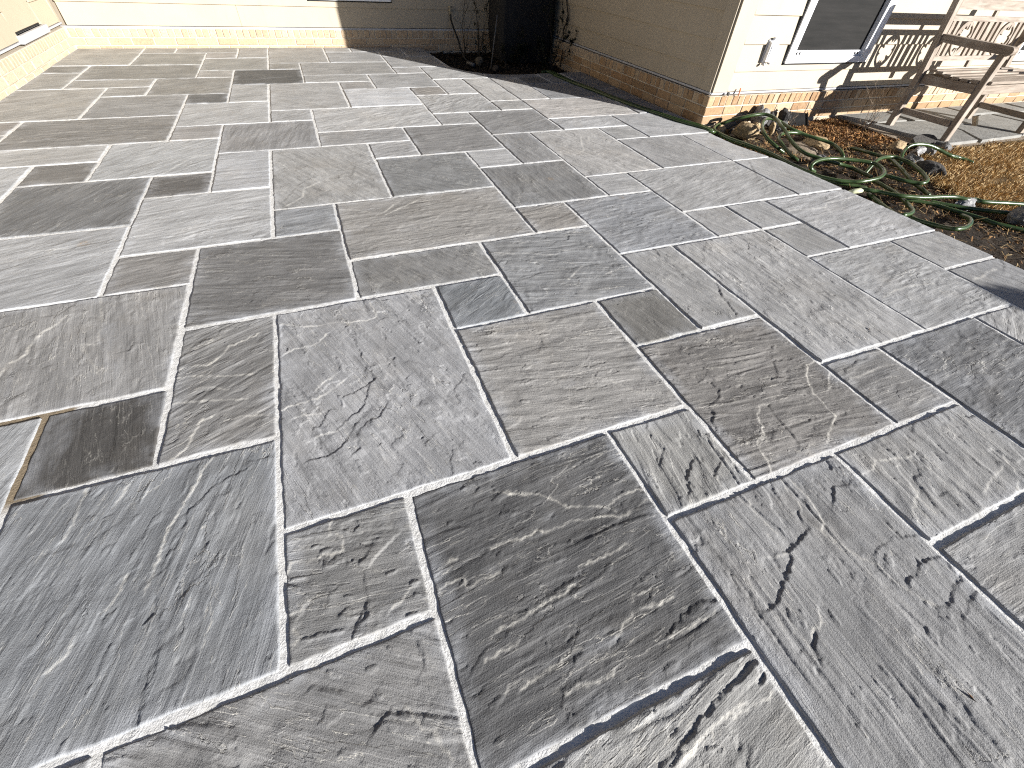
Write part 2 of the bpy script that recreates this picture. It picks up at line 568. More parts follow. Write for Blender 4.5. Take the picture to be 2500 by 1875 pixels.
tag(patch('planting_bed_soil', M['soil'], 2.9, 5.4, -1.2, 3.3, 0.02, lambda x, y: -0.052 + 0.012 * fbm(x * 3.1, y * 3.1, 3) + 0.006 * fbm(x * 22, y * 22, 3)), kind='structure')
tag(patch('house_bed_soil', M['soil'], 1.2, 3.3, 5.0, 7.2, 0.03, lambda x, y: -0.07 + 0.014 * fbm(x * 4, y * 4, 3) + 0.008 * fbm(x * 20, y * 20, 3)), kind='structure')

def lawn_edge(y):                       # x where the dormant lawn begins
    return np.interp(y, [-2.0, 0.9, 1.2, 1.5, 1.75, 1.9, 2.1, 2.22, 2.30], [3.75, 3.98, 4.0, 4.02, 4.1, 4.3, 4.42, 4.72, 5.05])
tag(patch('lawn', M['lawn'], 4.0, 14.0, -6.0, 2.34, 0.05, lambda x, y: np.where(x < lawn_edge(np.minimum(y, 2.3)), -0.085, -0.038 + 0.008 * fbm(x * 2.2, y * 2.2, 3))), kind='structure')

# ------------------------------------------------------------------ patio
PX0, PX1, PY0 = GX(-7), GX(10.33), GY(-9)
def y_limit(x):          # far edge of the paving, curved round the planting bed (grid units -> metres)
    i = x / U / 0.3025 + 0.02
    j = np.interp(i, [-20, 4.98, 5.02, 5.06, 5.2, 5.5, 5.9, 6.3, 6.9, 7.4, 8.4, 10.4], [23, 23, 20.2, 19.2, 18.7, 18.15, 17.8, 17.57, 17.44, 17.42, 17.5, 17.6])
    return np.where(i < 5, GY(23), np.interp(j, np.arange(0, 24), [GY(k) for k in range(24)]))
def x_limit(y):          # right edge of the paving
    j = (y / U + 0.02) / 0.3
    i = np.interp(j, [-12, 2, 4.2, 6.2, 7.7, 8.2, 9.0, 9.7, 10.3, 10.58, 10.7, 18], [10.42, 10.38, 10.34, 10.28, 10.25, 10.15, 9.95, 9.93, 10.0, 10.1, 10.13, 9.95])
    return (-0.006 + 0.3025 * i) * U

# mortar bed: the patio's own mesh, the slabs are its parts
xs_ = np.concatenate([np.arange(PX0, PX1 - 0.3, 0.06), np.arange(PX1 - 0.3, PX1 + 0.03, 0.02)])
ys_ = np.arange(PY0, GY(23) + 0.02, 0.04)
XX, YY = np.meshgrid(xs_, ys_)
XX = np.minimum(XX, x_limit(YY) - 0.004)
YL = np.minimum(YY, y_limit(XX) - 0.004)
ZZ = np.full_like(XX, -0.0026) + 0.0012 * perlin(XX * 9, YL * 9)
Pm = np.stack([XX, YL, ZZ], -1)
Pm = np.concatenate([np.concatenate([Pm[:1, :, :2], np.full_like(Pm[:1, :, :1], -0.1)], -1), Pm, np.concatenate([Pm[-1:, :, :2], np.full_like(Pm[-1:, :, :1], -0.12)], -1)], 0)
Pm = np.concatenate([Pm, np.concatenate([Pm[:, -1:, :2], np.full_like(Pm[:, -1:, :1], -0.12)], -1)], 1)
me, _ = grid_mesh('patio', Pm, M['mortar'])
patio = tag(link('patio', me), kind='structure')

# (i0, j0, i1, j1, (r, g, b) as seen in sun, grain angle in degrees, step height in mm)
SL = [
 (-7,20,-5,23,(166,163,150),10,.8), (-5,22,-4,23,(160,157,146),0,.6), (-4,22,-2,23,(158,156,146),0,.6), (-5,20,-3,22,(150,149,138),5,.7), (-3,21,-2,22,(164,158,148),0,.6),
 (-2,21,-1,23,(165,163,155),0,.6), (-3,19,-1,21,(155,154,144),20,.7), (-7,19,-6,20,(138,136,126),0,.6), (-7,17,-6,19,(160,158,148),20,.7), (-6,18,-3,20,(140,138,128),3,.8),
 (-3,18,-2,19,(170,165,155),0,.6), (-2,17,0,19,(92,92,89),5,.6), (-6,17,-4,18,(163,160,150),0,.6), (-4,16,-2,18,(148,145,135),30,.8), (-7,14,-5,17,(168,164,153),30,1.2),
 (-5,16,-4,17,(160,157,148),0,.8), (-5,14,-3,16,(152,151,147),5,1.0), (-3,15,-2,16,(106,106,104),0,.5), (-2,15,-1,17,(176,176,172),20,.8), (-3,13,-1,15,(182,183,181),25,.8),
 (-3,12,-2,13,(165,160,155),0,.8), (-6,12,-3,14,(140,136,129),3,1.5), (-7,13,-6,14,(150,140,130),0,.8), (-7,11,-6,13,(140,136,130),0,.8), (-6,11,-4,12,(178,177,172),8,.9),
 (-5,10,-4,11,(128,123,115),10,.7), (-6,9,-5,11,(178,181,182),60,.8), (-4,10,-2,12,(176,180,181),38,1.2), (-5,8,-3,10,(122,123,123),64,1.3), (-3,9,-2,10,(112,107,101),12,1.0),
 (-3,7,-1,9,(186,187,186),13,1.4), (-2,11,0,13,(152,151,151),80,1.0), (-2,9,-1,11,(182,185,189),5,1.2), (-1,20,1,23,(166,163,154),20,.7), (-1,19,0,20,(150,148,138),30,.6),
 (0,18,3,20,(160,158,152),3,.6), (0,17,2,18,(166,165,160),30,.6), (2,16,4,18,(168,168,166),5,.7), (-1,14,1,17,(176,175,171),150,1.0), (1,16,2,17,(168,163,156),0,.6),
 (1,14,3,16,(204,207,211),2,.7), (3,15,4,16,(158,148,135),20,1.0), (3,13,5,15,(182,181,177),40,1.6), (4,15,5,17,(196,195,191),10,.9), (4,17,6,19,(186,186,183),30,.8),
 (3,19,5,21,(172,172,170),10,.6), (3,18,4,19,(176,174,170),0,.6), (3,21,4,22,(165,165,162),0,.6), (1,20,3,22,(166,166,164),3,.7), (1,22,2,23,(168,166,160),0,.6), (2,22,4,23,(168,166,162),0,.6),
 (4,21,6,23,(165,165,165),0,.6), (5,14,6,17,(198,194,186),110,1.2), (5,13,6,14,(180,177,171),10,.9), (-1,13,0,14,(170,170,168),40,.8),
 (0,12,3,14,(193,192,188),22,1.4), (3,12,4,13,(174,172,168),20,.9), (4,11,6,13,(150,148,145),30,.7), (0,11,2,12,(166,164,161),10,1.0), (2,10,4,12,(146,143,139),5,.8),
 (1,10,2,11,(176,174,171),20,1.1), (-1,8,1,11,(174,172,166),118,1.6), (1,8,3,10,(140,141,139),135,1.3), (3,9,4,10,(187,186,183),0,.6), (3,7,5,9,(139,138,135),95,1.0),
 (0,6,3,8,(165,158,147),3,1.5), (4,9,5,11,(156,154,151),100,1.1), (5,8,7,11,(187,182,174),112,1.5), (6,11,8,12,(190,190,189),20,1.0), (6,12,9,14,(200,191,181),5,1.0),
 (6,14,7,17,(192,188,181),100,.9), (6,17,8,18,(150,152,156),0,.6), (7,16,8,17,(120,122,126),0,.6), (7,14,9,16,(150,152,156),20,.6), (8,16,9,18,(150,152,156),0,.6), (9,15,11,18,(140,142,146),0,.6),
 (9,12,11,15,(150,150,152),0,.6), (7,10,8,11,(178,176,171),160,1.1), (8,10,11,12,(184,184,184),150,1.1), (7,8,9,10,(170,168,165),117,1.0), (9,8,11,10,(186,186,186),140,.9),
 (5,7,6,8,(182,181,178),0,.5), (6,6,9,8,(177,176,173),18,.8), (9,6,11,8,(172,172,171),110,.9), (3,6,4,7,(160,151,138),15,1.4), (4,5,6,7,(152,156,162),6,1.6),
 (6,5,7,6,(172,170,166),110,.8), (7,5,8,6,(174,173,170),110,.8), (4,3,5,5,(168,166,161),104,1.3), (5,2,7,5,(176,174,170),92,2.3), (7,4,8,5,(158,156,151),110,.7),
 (7,2,9,4,(172,172,170),6,1.7), (9,3,11,4,(170,168,164),115,1.2), (8,4,11,6,(182,182,182),8,1.1), (-1,7,0,8,(148,153,158),12,1.2), (-2,5,0,7,(128,125,121),167,1.3),
 (0,5,2,6,(142,140,135),121,1.4), (1,4,2,5,(124,132,139),33,1.0), (2,4,4,6,(145,147,148),166,2.0), (3,3,4,4,(132,127,116),107,1.3), (-1,2,1,5,(170,170,171),112,1.9),
 (1,2,3,4,(166,160,150),170,1.7), (3,1,5,3,(142,134,124),174,2.1), (5,1,6,2,(142,138,132),180,1.3), (6,0,8,2,(126,127,129),6,2.0), (8,0,9,2,(176,174,169),30,1.9),
 (9,1,11,3,(160,160,160),115,1.5), (4,0,6,1,(165,163,158),83,2.6), (4,-2,6,0,(158,156,152),179,1.9), (2,-2,4,1,(154,153,151),92,2.3), (0,0,2,2,(103,102,101),5,1.8),
 (-1,1,0,2,(140,138,133),170,2.6), (2,1,3,2,(168,165,155),84,2.9), (-3,1,-1,3,(138,144,150),72,1.6), (-3,3,-2,4,(88,83,77),98,.8), (-4,2,-3,4,(168,172,174),70,1.3),
 (-2,3,-1,5,(142,139,134),25,1.9), (-5,4,-2,6,(160,157,152),100,1.6), (-3,6,-2,7,(150,144,136),12,1.1), (-5,6,-3,8,(176,178,179),20,1.1), (-2,-1,0,1,(150,147,142),148,2.2),
 (0,-2,2,0,(168,165,156),12,3.0),
]
cover = {}
for s_ in SL:
    for i in range(s_[0], s_[2]):
        for j in range(s_[1], s_[3]):
            if (i, j) in cover:
                print('OVERLAP', (i, j), cover[(i, j)], s_[:4])
            cover[(i, j)] = s_[:4]
rr = random.Random(3)
fill = []
for j in range(22, -10, -1):
    for i in range(-7, 11):
        if (i, j) in cover:
            continue
        opts = [(2, 2), (2, 3), (3, 2), (2, 1), (1, 2), (1, 1)]
        rr.shuffle(opts)
        opts.append((1, 1))
        for w_, h_ in opts:
            cells = [(i + a, j - c) for a in range(w_) for c in range(h_)]
            if all(c not in cover and c[0] < 11 and c[1] >= -9 for c in cells):
                g = rr.choice([150, 160, 172, 140, 126])
                sl = (i, j - h_ + 1, i + w_, j + 1, (g, g - 1, g - 4), rr.choice([0, 90, 30, 150]), 1.3)
                for c in cells: cover[c] = sl[:4]
                fill.append(sl)
                break
print('fill', [f[:4] for f in fill if f[1] > 0])

CRACKS = [
 ('d', 1.6, [(-0.076, 1.337), (-0.057, 1.269), (-0.045, 1.191), (-0.04, 1.134), (-0.027, 1.076), (-0.017, 1.035)]),
 ('d', 1.3, [(-0.025, 1.089), (-0.018, 1.029), (-0, 0.986), (0.002, 0.92), (-0.028, 0.87), (-0.068, 0.863), (-0.099, 0.828), (-0.103, 0.772)]),
 ('d', 1.2, [(-0.047, 1.083), (-0.033, 1.027), (-0.053, 0.962), (-0.075, 0.919), (-0.104, 0.902), (-0.132, 0.886), (-0.142, 0.869)]),
 ('d', 1.2, [(-0.101, 0.865), (-0.124, 0.827), (-0.15, 0.793), (-0.186, 0.779), (-0.214, 0.775), (-0.241, 0.78)]),
 ('b', 1.2, [(-0.291, 1.423), (-0.221, 1.384), (-0.168, 1.371), (-0.127, 1.378), (-0.059, 1.36), (0.001, 1.352), (0.042, 1.364), (0.039, 1.408), (0.031, 1.455)]),
 ('b', 1.1, [(-0.141, 1.319), (-0.185, 1.27), (-0.228, 1.266), (-0.257, 1.269), (-0.287, 1.251)]),
 ('b', 1.3, [(-0.112, 1.061), (-0.147, 1.031), (-0.196, 1.007), (-0.242, 1), (-0.283, 0.998), (-0.305, 0.989)]),
 ('b', 1, [(-0.129, 1.098), (-0.176, 1.07), (-0.201, 1.043)]),
 ('b', 0.9, [(-0.194, 0.939), (-0.234, 0.948), (-0.267, 0.949)]),
 ('b', 0.9, [(-0.215, 0.855), (-0.179, 0.857), (-0.15, 0.857)]),
 ('d', 0.9, [(0.079, 1.002), (0.097, 0.911), (0.103, 0.885)]),
 ('d', 1, [(0.141, 0.665), (0.128, 0.647), (0.124, 0.608)]),
 ('d', 0.7, [(0.108, 0.839), (0.144, 0.788), (0.182, 0.699)]),
 ('b', 1.3, [(1.514, 0.606), (1.465, 0.598), (1.42, 0.564), (1.39, 0.52), (1.367, 0.483), (1.362, 0.447), (1.354, 0.414), (1.355, 0.385), (1.318, 0.364), (1.26, 0.335), (1.228, 0.313), (1.198, 0.331), (1.17, 0.326), (1.108, 0.323)]),
 ('b', 1, [(1.528, 0.555), (1.479, 0.516), (1.437, 0.484)]),
 ('b', 1.2, [(1.18, 0.502), (1.138, 0.502), (1.1, 0.474), (1.084, 0.435), (1.06, 0.406), (1.029, 0.402), (1.008, 0.364), (0.999, 0.329), (0.984, 0.297)]),
 ('d', 1.5, [(1.172, 0.496), (1.158, 0.46), (1.157, 0.432), (1.152, 0.395), (1.151, 0.363), (1.135, 0.333), (1.108, 0.323)]),
 ('d', 1.3, [(1.056, 0.64), (1.061, 0.606), (1.028, 0.575), (0.975, 0.563), (0.969, 0.525), (0.946, 0.51), (0.937, 0.476)]),
 ('d', 1.2, [(1.55, 0.512), (1.585, 0.535), (1.645, 0.544), (1.676, 0.552), (1.729, 0.549)]),
 ('b', 1, [(1.561, 0.495), (1.611, 0.491), (1.696, 0.498), (1.764, 0.5), (1.818, 0.482)]),
 ('d', 1, [(2.033, 0.533), (2.023, 0.5), (2.065, 0.486), (2.064, 0.471)]),
 ('d', 1.1, [(2.132, 0.488), (2.231, 0.497), (2.328, 0.507)]),
 ('d', 1, [(2.064, 0.471), (2.083, 0.433), (2.103, 0.389)]),
 ('b', 0.9, [(2.123, 0.386), (2.187, 0.375), (2.218, 0.342)]),
 ('d', 1, [(2.034, 0.34), (2.048, 0.352), (2.103, 0.352)]),
 ('b', 1.2, [(1.232, 0.195), (1.287, 0.199), (1.321, 0.22), (1.344, 0.207), (1.388, 0.201), (1.438, 0.185)]),
 ('d', 1, [(1.457, 0.166), (1.455, 0.11), (1.466, 0.065), (1.474, 0.027), (1.492, -0.017)]),
 ('b', 1.2, [(1.337, 0.121), (1.338, 0.099), (1.298, 0.08), (1.263, 0.068), (1.246, 0.035)]),
 ('b', 1.1, [(1.723, 0.08), (1.701, 0.044), (1.672, 0.017), (1.616, -0.007)]),
 ('b', 1, [(1.676, 0.062), (1.598, 0.048), (1.522, 0.027)]),
 ('d', 0.9, [(1.345, 0.092), (1.341, 0.039), (1.327, -0.011)]),
 ('d', 1.5, [(0.951, 0.271), (0.937, 0.234), (0.939, 0.208), (0.958, 0.177), (0.944, 0.155), (0.949, 0.13), (0.918, 0.123), (0.888, 0.113), (0.84, 0.106), (0.808, 0.113)]),
 ('d', 1.7, [(0.843, 0.102), (0.835, 0.084), (0.808, 0.071), (0.775, 0.052), (0.733, 0.028), (0.698, 0.021), (0.674, 0.02)]),
 ('b', 1.1, [(0.99, 0.27), (0.975, 0.224), (0.98, 0.201), (0.971, 0.18)]),
 ('b', 1.2, [(1.011, 0.276), (1.02, 0.229), (1.018, 0.191), (1.006, 0.155), (0.989, 0.119), (0.972, 0.117), (0.974, 0.102), (0.989, 0.068), (1.007, 0.026), (1.033, -0.004), (1.031, -0.036), (1.045, -0.063), (1.058, -0.096), (1.076, -0.121)]),
 ('d', 1.5, [(1.074, -0.122), (1.106, -0.132), (1.152, -0.11), (1.199, -0.1)]),
 ('d', 1.8, [(1.075, -0.053), (1.096, -0.058), (1.138, -0.037), (1.209, -0.047)]),
 ('d', 1.4, [(1.114, -0.156), (1.169, -0.139), (1.213, -0.134)]),
 ('d', 1.2, [(1.06, 0.027), (1.089, 0.026), (1.139, 0.033), (1.209, 0.01)]),
 ('d', 1.3, [(1.074, 0.162), (1.117, 0.197), (1.164, 0.184)]),
 ('d', 1.6, [(0.75, -0.06), (0.73, -0.074), (0.728, -0.093)]),
 ('b', 1.2, [(0.8, -0.024), (0.78, -0.047), (0.75, -0.049), (0.739, -0.056)]),
 ('b', 1, [(0.772, 0.115), (0.805, 0.105), (0.84, 0.101)]),
 ('b', 0.8, [(0.85, 0.261), (0.841, 0.208), (0.852, 0.151)]),
 ('d', 1.3, [(0.168, 0.571), (0.175, 0.541)]),
 ('b', 1.3, [(0.203, 0.516), (0.241, 0.498), (0.266, 0.485), (0.315, 0.467), (0.351, 0.438), (0.376, 0.403), (0.42, 0.392), (0.464, 0.372), (0.491, 0.35)]),
 ('b', 1.3, [(0.152, 0.374), (0.195, 0.373), (0.245, 0.368), (0.265, 0.373), (0.304, 0.364), (0.344, 0.363), (0.362, 0.368), (0.412, 0.357), (0.458, 0.349), (0.488, 0.332)]),
 ('b', 1, [(0.479, 0.37), (0.519, 0.384), (0.562, 0.385), (0.589, 0.381)]),
 ('b', 1.1, [(0.496, 0.333), (0.547, 0.337), (0.589, 0.35)]),
 ('b', 1.2, [(0.333, 0.258), (0.394, 0.258), (0.439, 0.261), (0.471, 0.263)]),
 ('d', 1.7, [(0.446, 0.063), (0.494, 0.077), (0.499, 0.083), (0.535, 0.086), (0.556, 0.09), (0.591, 0.078)]),
 ('b', 1.1, [(0.339, 0.099), (0.349, 0.108), (0.372, 0.118), (0.381, 0.117), (0.394, 0.126), (0.429, 0.127), (0.467, 0.121), (0.503, 0.121)]),
 ('b', 1.1, [(0.447, 0.06), (0.471, 0.056), (0.511, 0.057), (0.58, 0.061)]),
 ('b', 1.1, [(0.099, 0.204), (0.134, 0.202), (0.175, 0.205), (0.198, 0.213), (0.224, 0.214), (0.272, 0.219), (0.303, 0.228)]),
 ('b', 1.2, [(0.115, 0.09), (0.164, 0.098), (0.194, 0.1), (0.202, 0.097), (0.222, 0.109), (0.257, 0.111)]),
 ('d', 1.1, [(0.257, 0.111), (0.252, 0.102), (0.238, 0.098)]),
 ('b', 1.1, [(0.189, 0.049), (0.211, 0.052), (0.25, 0.048), (0.284, 0.044), (0.302, 0.048)]),
 ('d', 1.2, [(0.187, 0.05), (0.193, 0.057), (0.23, 0.06)]),
 ('b', 1, [(0.081, 0.096), (0.095, 0.102), (0.108, 0.101)]),
 ('b', 0.9, [(0.41, 0.146), (0.417, 0.158), (0.464, 0.152)]),
 ('d', 1, [(0.462, 0.149), (0.449, 0.137), (0.421, 0.137)]),
 ('b', 1, [(0.01, 0.322), (0.031, 0.332), (0.067, 0.33), (0.072, 0.307), (0.099, 0.312), (0.148, 0.315)]),
 ('b', 1.1, [(0.023, 0.368), (0.031, 0.378), (0.064, 0.381)]),
 ('d', 1.2, [(0.04, 0.162), (0.071, 0.18), (0.111, 0.184)]),
 ('b', 1.1, [(0.061, 0.159), (0.094, 0.163), (0.139, 0.166)]),
 ('d', 2, [(-0.147, 0.452), (-0.144, 0.41), (-0.144, 0.372), (-0.147, 0.334)]),
 ('d', 1.3, [(-0.163, 0.337), (-0.173, 0.32), (-0.18, 0.3)]),
 ('b', 1.1, [(-0.316, 0.396), (-0.28, 0.388), (-0.271, 0.406), (-0.253, 0.408)]),
 ('b', 1.1, [(-0.315, 0.334), (-0.288, 0.329), (-0.283, 0.339), (-0.294, 0.356)]),
 ('d', 1, [(-0.228, 0.387), (-0.221, 0.404), (-0.198, 0.413)]),
 ('b', 1.2, [(-0.309, 0.473), (-0.294, 0.504), (-0.258, 0.494), (-0.224, 0.497), (-0.181, 0.491), (-0.177, 0.523), (-0.19, 0.538)]),
 ('b', 1, [(-0.205, 0.54), (-0.205, 0.572), (-0.167, 0.583)]),
 ('b', 1, [(-0.052, 0.345), (-0.075, 0.334), (-0.096, 0.325)]),
 ('b', 1.2, [(-0.476, 0.879), (-0.501, 0.835), (-0.52, 0.781), (-0.539, 0.739), (-0.554, 0.701), (-0.563, 0.667), (-0.57, 0.624), (-0.576, 0.593)]),
 ('d', 1, [(-0.332, 0.827), (-0.36, 0.828), (-0.395, 0.805), (-0.428, 0.797), (-0.455, 0.786), (-0.484, 0.764), (-0.52, 0.725)]),
 ('d', 1, [(-0.52, 0.725), (-0.525, 0.691), (-0.548, 0.655), (-0.554, 0.615), (-0.567, 0.58)]),
 ('b', 1.1, [(-0.758, 0.884), (-0.765, 0.83), (-0.767, 0.774), (-0.778, 0.738)]),
 ('b', 0.9, [(-0.667, 0.859), (-0.685, 0.804)]),
 ('d', 1.4, [(-0.55, 0.409), (-0.552, 0.388), (-0.555, 0.365), (-0.558, 0.347), (-0.555, 0.322), (-0.562, 0.293)]),
 ('b', 1, [(-0.628, 0.6), (-0.64, 0.556), (-0.651, 0.533)]),
 ('d', 1, [(-0.507, 0.513), (-0.497, 0.532), (-0.48, 0.544)]),
 ('b', 0.9, [(-0.702, 0.484), (-0.711, 0.462), (-0.734, 0.446)]),
 ('b', 0.9, [(-0.569, 0.633), (-0.578, 0.59), (-0.587, 0.538)]),
 ('b', 1.4, [(-0.6, 1.28), (-0.56, 1.286), (-0.521, 1.273), (-0.485, 1.307), (-0.46, 1.354), (-0.408, 1.373), (-0.367, 1.397)]),
 ('d', 1, [(-0.613, 1.33), (-0.579, 1.373), (-0.571, 1.405)]),
 ('b', 1, [(-0.61, 1.237), (-0.555, 1.234), (-0.498, 1.211), (-0.442, 1.195), (-0.385, 1.182)]),
 ('d', 1, [(-0.496, 1.493), (-0.497, 1.432)]),
 ('b', 1, [(-0.607, 1.127), (-0.527, 1.11), (-0.473, 1.092), (-0.401, 1.075)]),
 ('b', 1.3, [(-0.575, 0.905), (-0.541, 0.933), (-0.535, 0.974), (-0.52, 1.023), (-0.49, 1.033)]),
 ('b', 1, [(-0.458, 1.004), (-0.399, 1.001), (-0.336, 0.987)]),
 ('b', 1, [(-0.535, 1.17), (-0.499, 1.161), (-0.454, 1.133)]),
 ('b', 1.5, [(-1.1, 1.414), (-1.095, 1.474), (-1.078, 1.48), (-1.062, 1.508), (-1.064, 1.562), (-1.048, 1.621), (-1.023, 1.65), (-1.001, 1.697)]),
 ('d', 0.8, [(-1.184, 1.688), (-1.152, 1.7), (-1.086, 1.725), (-1.027, 1.713), (-0.981, 1.798)]),
 ('b', 1, [(-0.831, 1.353), (-0.872, 1.417), (-0.914, 1.512), (-0.87, 1.494)]),
 ('b', 0.9, [(-0.916, 1.795), (-0.88, 1.634), (-0.868, 1.518)]),
 ('d', 1, [(-1.053, 1.264), (-1.028, 1.298), (-1, 1.322)]),
 ('d', 1.1, [(-1.314, 2.111), (-1.266, 2.142), (-1.226, 2.183), (-1.171, 2.205), (-1.127, 2.208)]),
 ('b', 1.1, [(-1.336, 2.184), (-1.274, 2.187), (-1.227, 2.249), (-1.136, 2.245)]),
 ('b', 1.1, [(0.636, 1.68), (0.738, 1.638), (0.796, 1.633), (0.866, 1.594), (0.923, 1.583)]),
 ('b', 1, [(0.9, 1.391), (0.987, 1.455)]),
 ('d', 1, [(0.636, 1.419), (0.691, 1.434), (0.753, 1.447)]),
 ('b', 1, [(1.059, 1.364), (1.123, 1.379)]),
 ('d', 1.2, [(1.053, 1.773), (1.06, 1.728), (1.035, 1.694), (0.969, 1.692)]),
 ('d', 1.1, [(2.386, 0.859), (2.466, 0.873), (2.583, 0.884), (2.666, 0.893), (2.716, 0.888)]),
 ('b', 1.2, [(2.18, 0.818), (2.302, 0.84), (2.392, 0.844), (2.488, 0.833), (2.551, 0.82)]),
 ('d', 1.6, [(2.566, 0.816), (2.59, 0.782), (2.6, 0.747), (2.607, 0.695), (2.6, 0.631)]),
 ('d', 1.1, [(2.183, 0.853), (2.288, 0.889), (2.362, 0.912), (2.465, 0.955)]),
 ('b', 1.2, [(2.796, 0.784), (2.87, 0.782), (2.934, 0.804), (3.024, 0.805)]),
 ('d', 1.2, [(3.16, 0.861), (3.113, 0.815), (3.039, 0.786)]),
 ('b', 1.3, [(2.485, 1.64), (2.632, 1.618), (2.756, 1.612), (2.824, 1.659), (2.955, 1.663), (3.148, 1.693)]),
 ('d', 1.2, [(1.425, 1.512), (1.396, 1.417), (1.407, 1.328), (1.412, 1.256)]),
 ('d', 1.8, [(1.508, 1.138), (1.46, 1.049), (1.444, 0.975), (1.427, 0.925)]),
 ('b', 1, [(0.013, 2.319), (0.095, 2.297), (0.154, 2.249)]),
 ('b', 1.2, [(0.181, 2.211), (0.233, 2.243), (0.287, 2.31)]),
 ('b', 1.2, [(0.227, 2.206), (0.32, 2.268), (0.417, 2.326)]),
 ('b', 1.2, [(-0.247, 2.443), (-0.159, 2.537), (-0.147, 2.64), (-0.066, 2.713)]),
 ('d', 1.1, [(-0.251, 2.51), (-0.201, 2.636), (-0.156, 2.735)]),
 ('d', 1.1, [(0.13, 2.784), (0.161, 2.905)]),
 ('d', 1.2, [(-0.269, 0.242), (-0.246, 0.233), (-0.21, 0.21), (-0.18, 0.181), (-0.168, 0.178)]),
 ('d', 1.7, [(-0.153, 0.139), (-0.137, 0.149), (-0.132, 0.15), (-0.117, 0.138)]),
 ('d', 1.2, [(-0.068, 0.272), (-0.059, 0.24), (-0.055, 0.19)]),
 ('b', 1.2, [(-0.106, 0.146), (-0.085, 0.106), (-0.064, 0.092), (-0.058, 0.07), (-0.042, 0.039)]),
 ('d', 2.2, [(0.305, -0.108), (0.342, -0.102), (0.386, -0.092), (0.415, -0.079), (0.442, -0.081), (0.454, -0.07), (0.493, -0.063), (0.537, -0.06), (0.592, -0.05)]),
 ('b', 1.5, [(0.326, -0.115), (0.369, -0.113), (0.43, -0.099), (0.518, -0.091)]),
 ('b', 1.3, [(0.475, -0.102), (0.526, -0.101), (0.586, -0.102)]),
 ('d', 1.4, [(0.734, 0.569), (0.723, 0.525), (0.732, 0.472), (0.698, 0.436)]),
 ('d', 1.6, [(0.785, 0.405), (0.737, 0.368), (0.715, 0.328)]),
 ('d', 1.3, [(0.889, 0.391), (0.817, 0.347)]),
 ('d', 0.9, [(0.335, 0.882), (0.386, 0.871), (0.452, 0.871), (0.533, 0.846), (0.597, 0.827), (0.684, 0.801)]),
 ('b', 1, [(0.684, 0.801), (0.726, 0.767), (0.761, 0.723), (0.799, 0.679), (0.819, 0.656)]),
 ('b', 1.2, [(1.88, 3.127), (1.812, 2.99), (1.763, 2.858), (1.662, 2.799)]),
 ('b', 1, [(1.937, 3.116), (1.891, 3.003)]),
 ('d', 1.3, [(2.846, 2.343), (2.763, 2.211), (2.689, 2.111)]),
 ('b', 1, [(0.055, 3.712), (0.248, 3.87), (0.466, 4.006), (0.669, 4.084)]),
 ('b', 1, [(0.509, 3.623), (0.632, 3.799), (0.774, 4.066)]),
 ('b', 0.9, [(-0.903, 2.979), (-0.828, 3.14), (-0.742, 3.295), (-0.616, 3.313)]),
 ('b', 0.9, [(-1.694, 3.917), (-1.501, 3.932), (-1.33, 3.926), (-1.103, 3.881), (-0.928, 3.875)]),
]
KA = 0.76
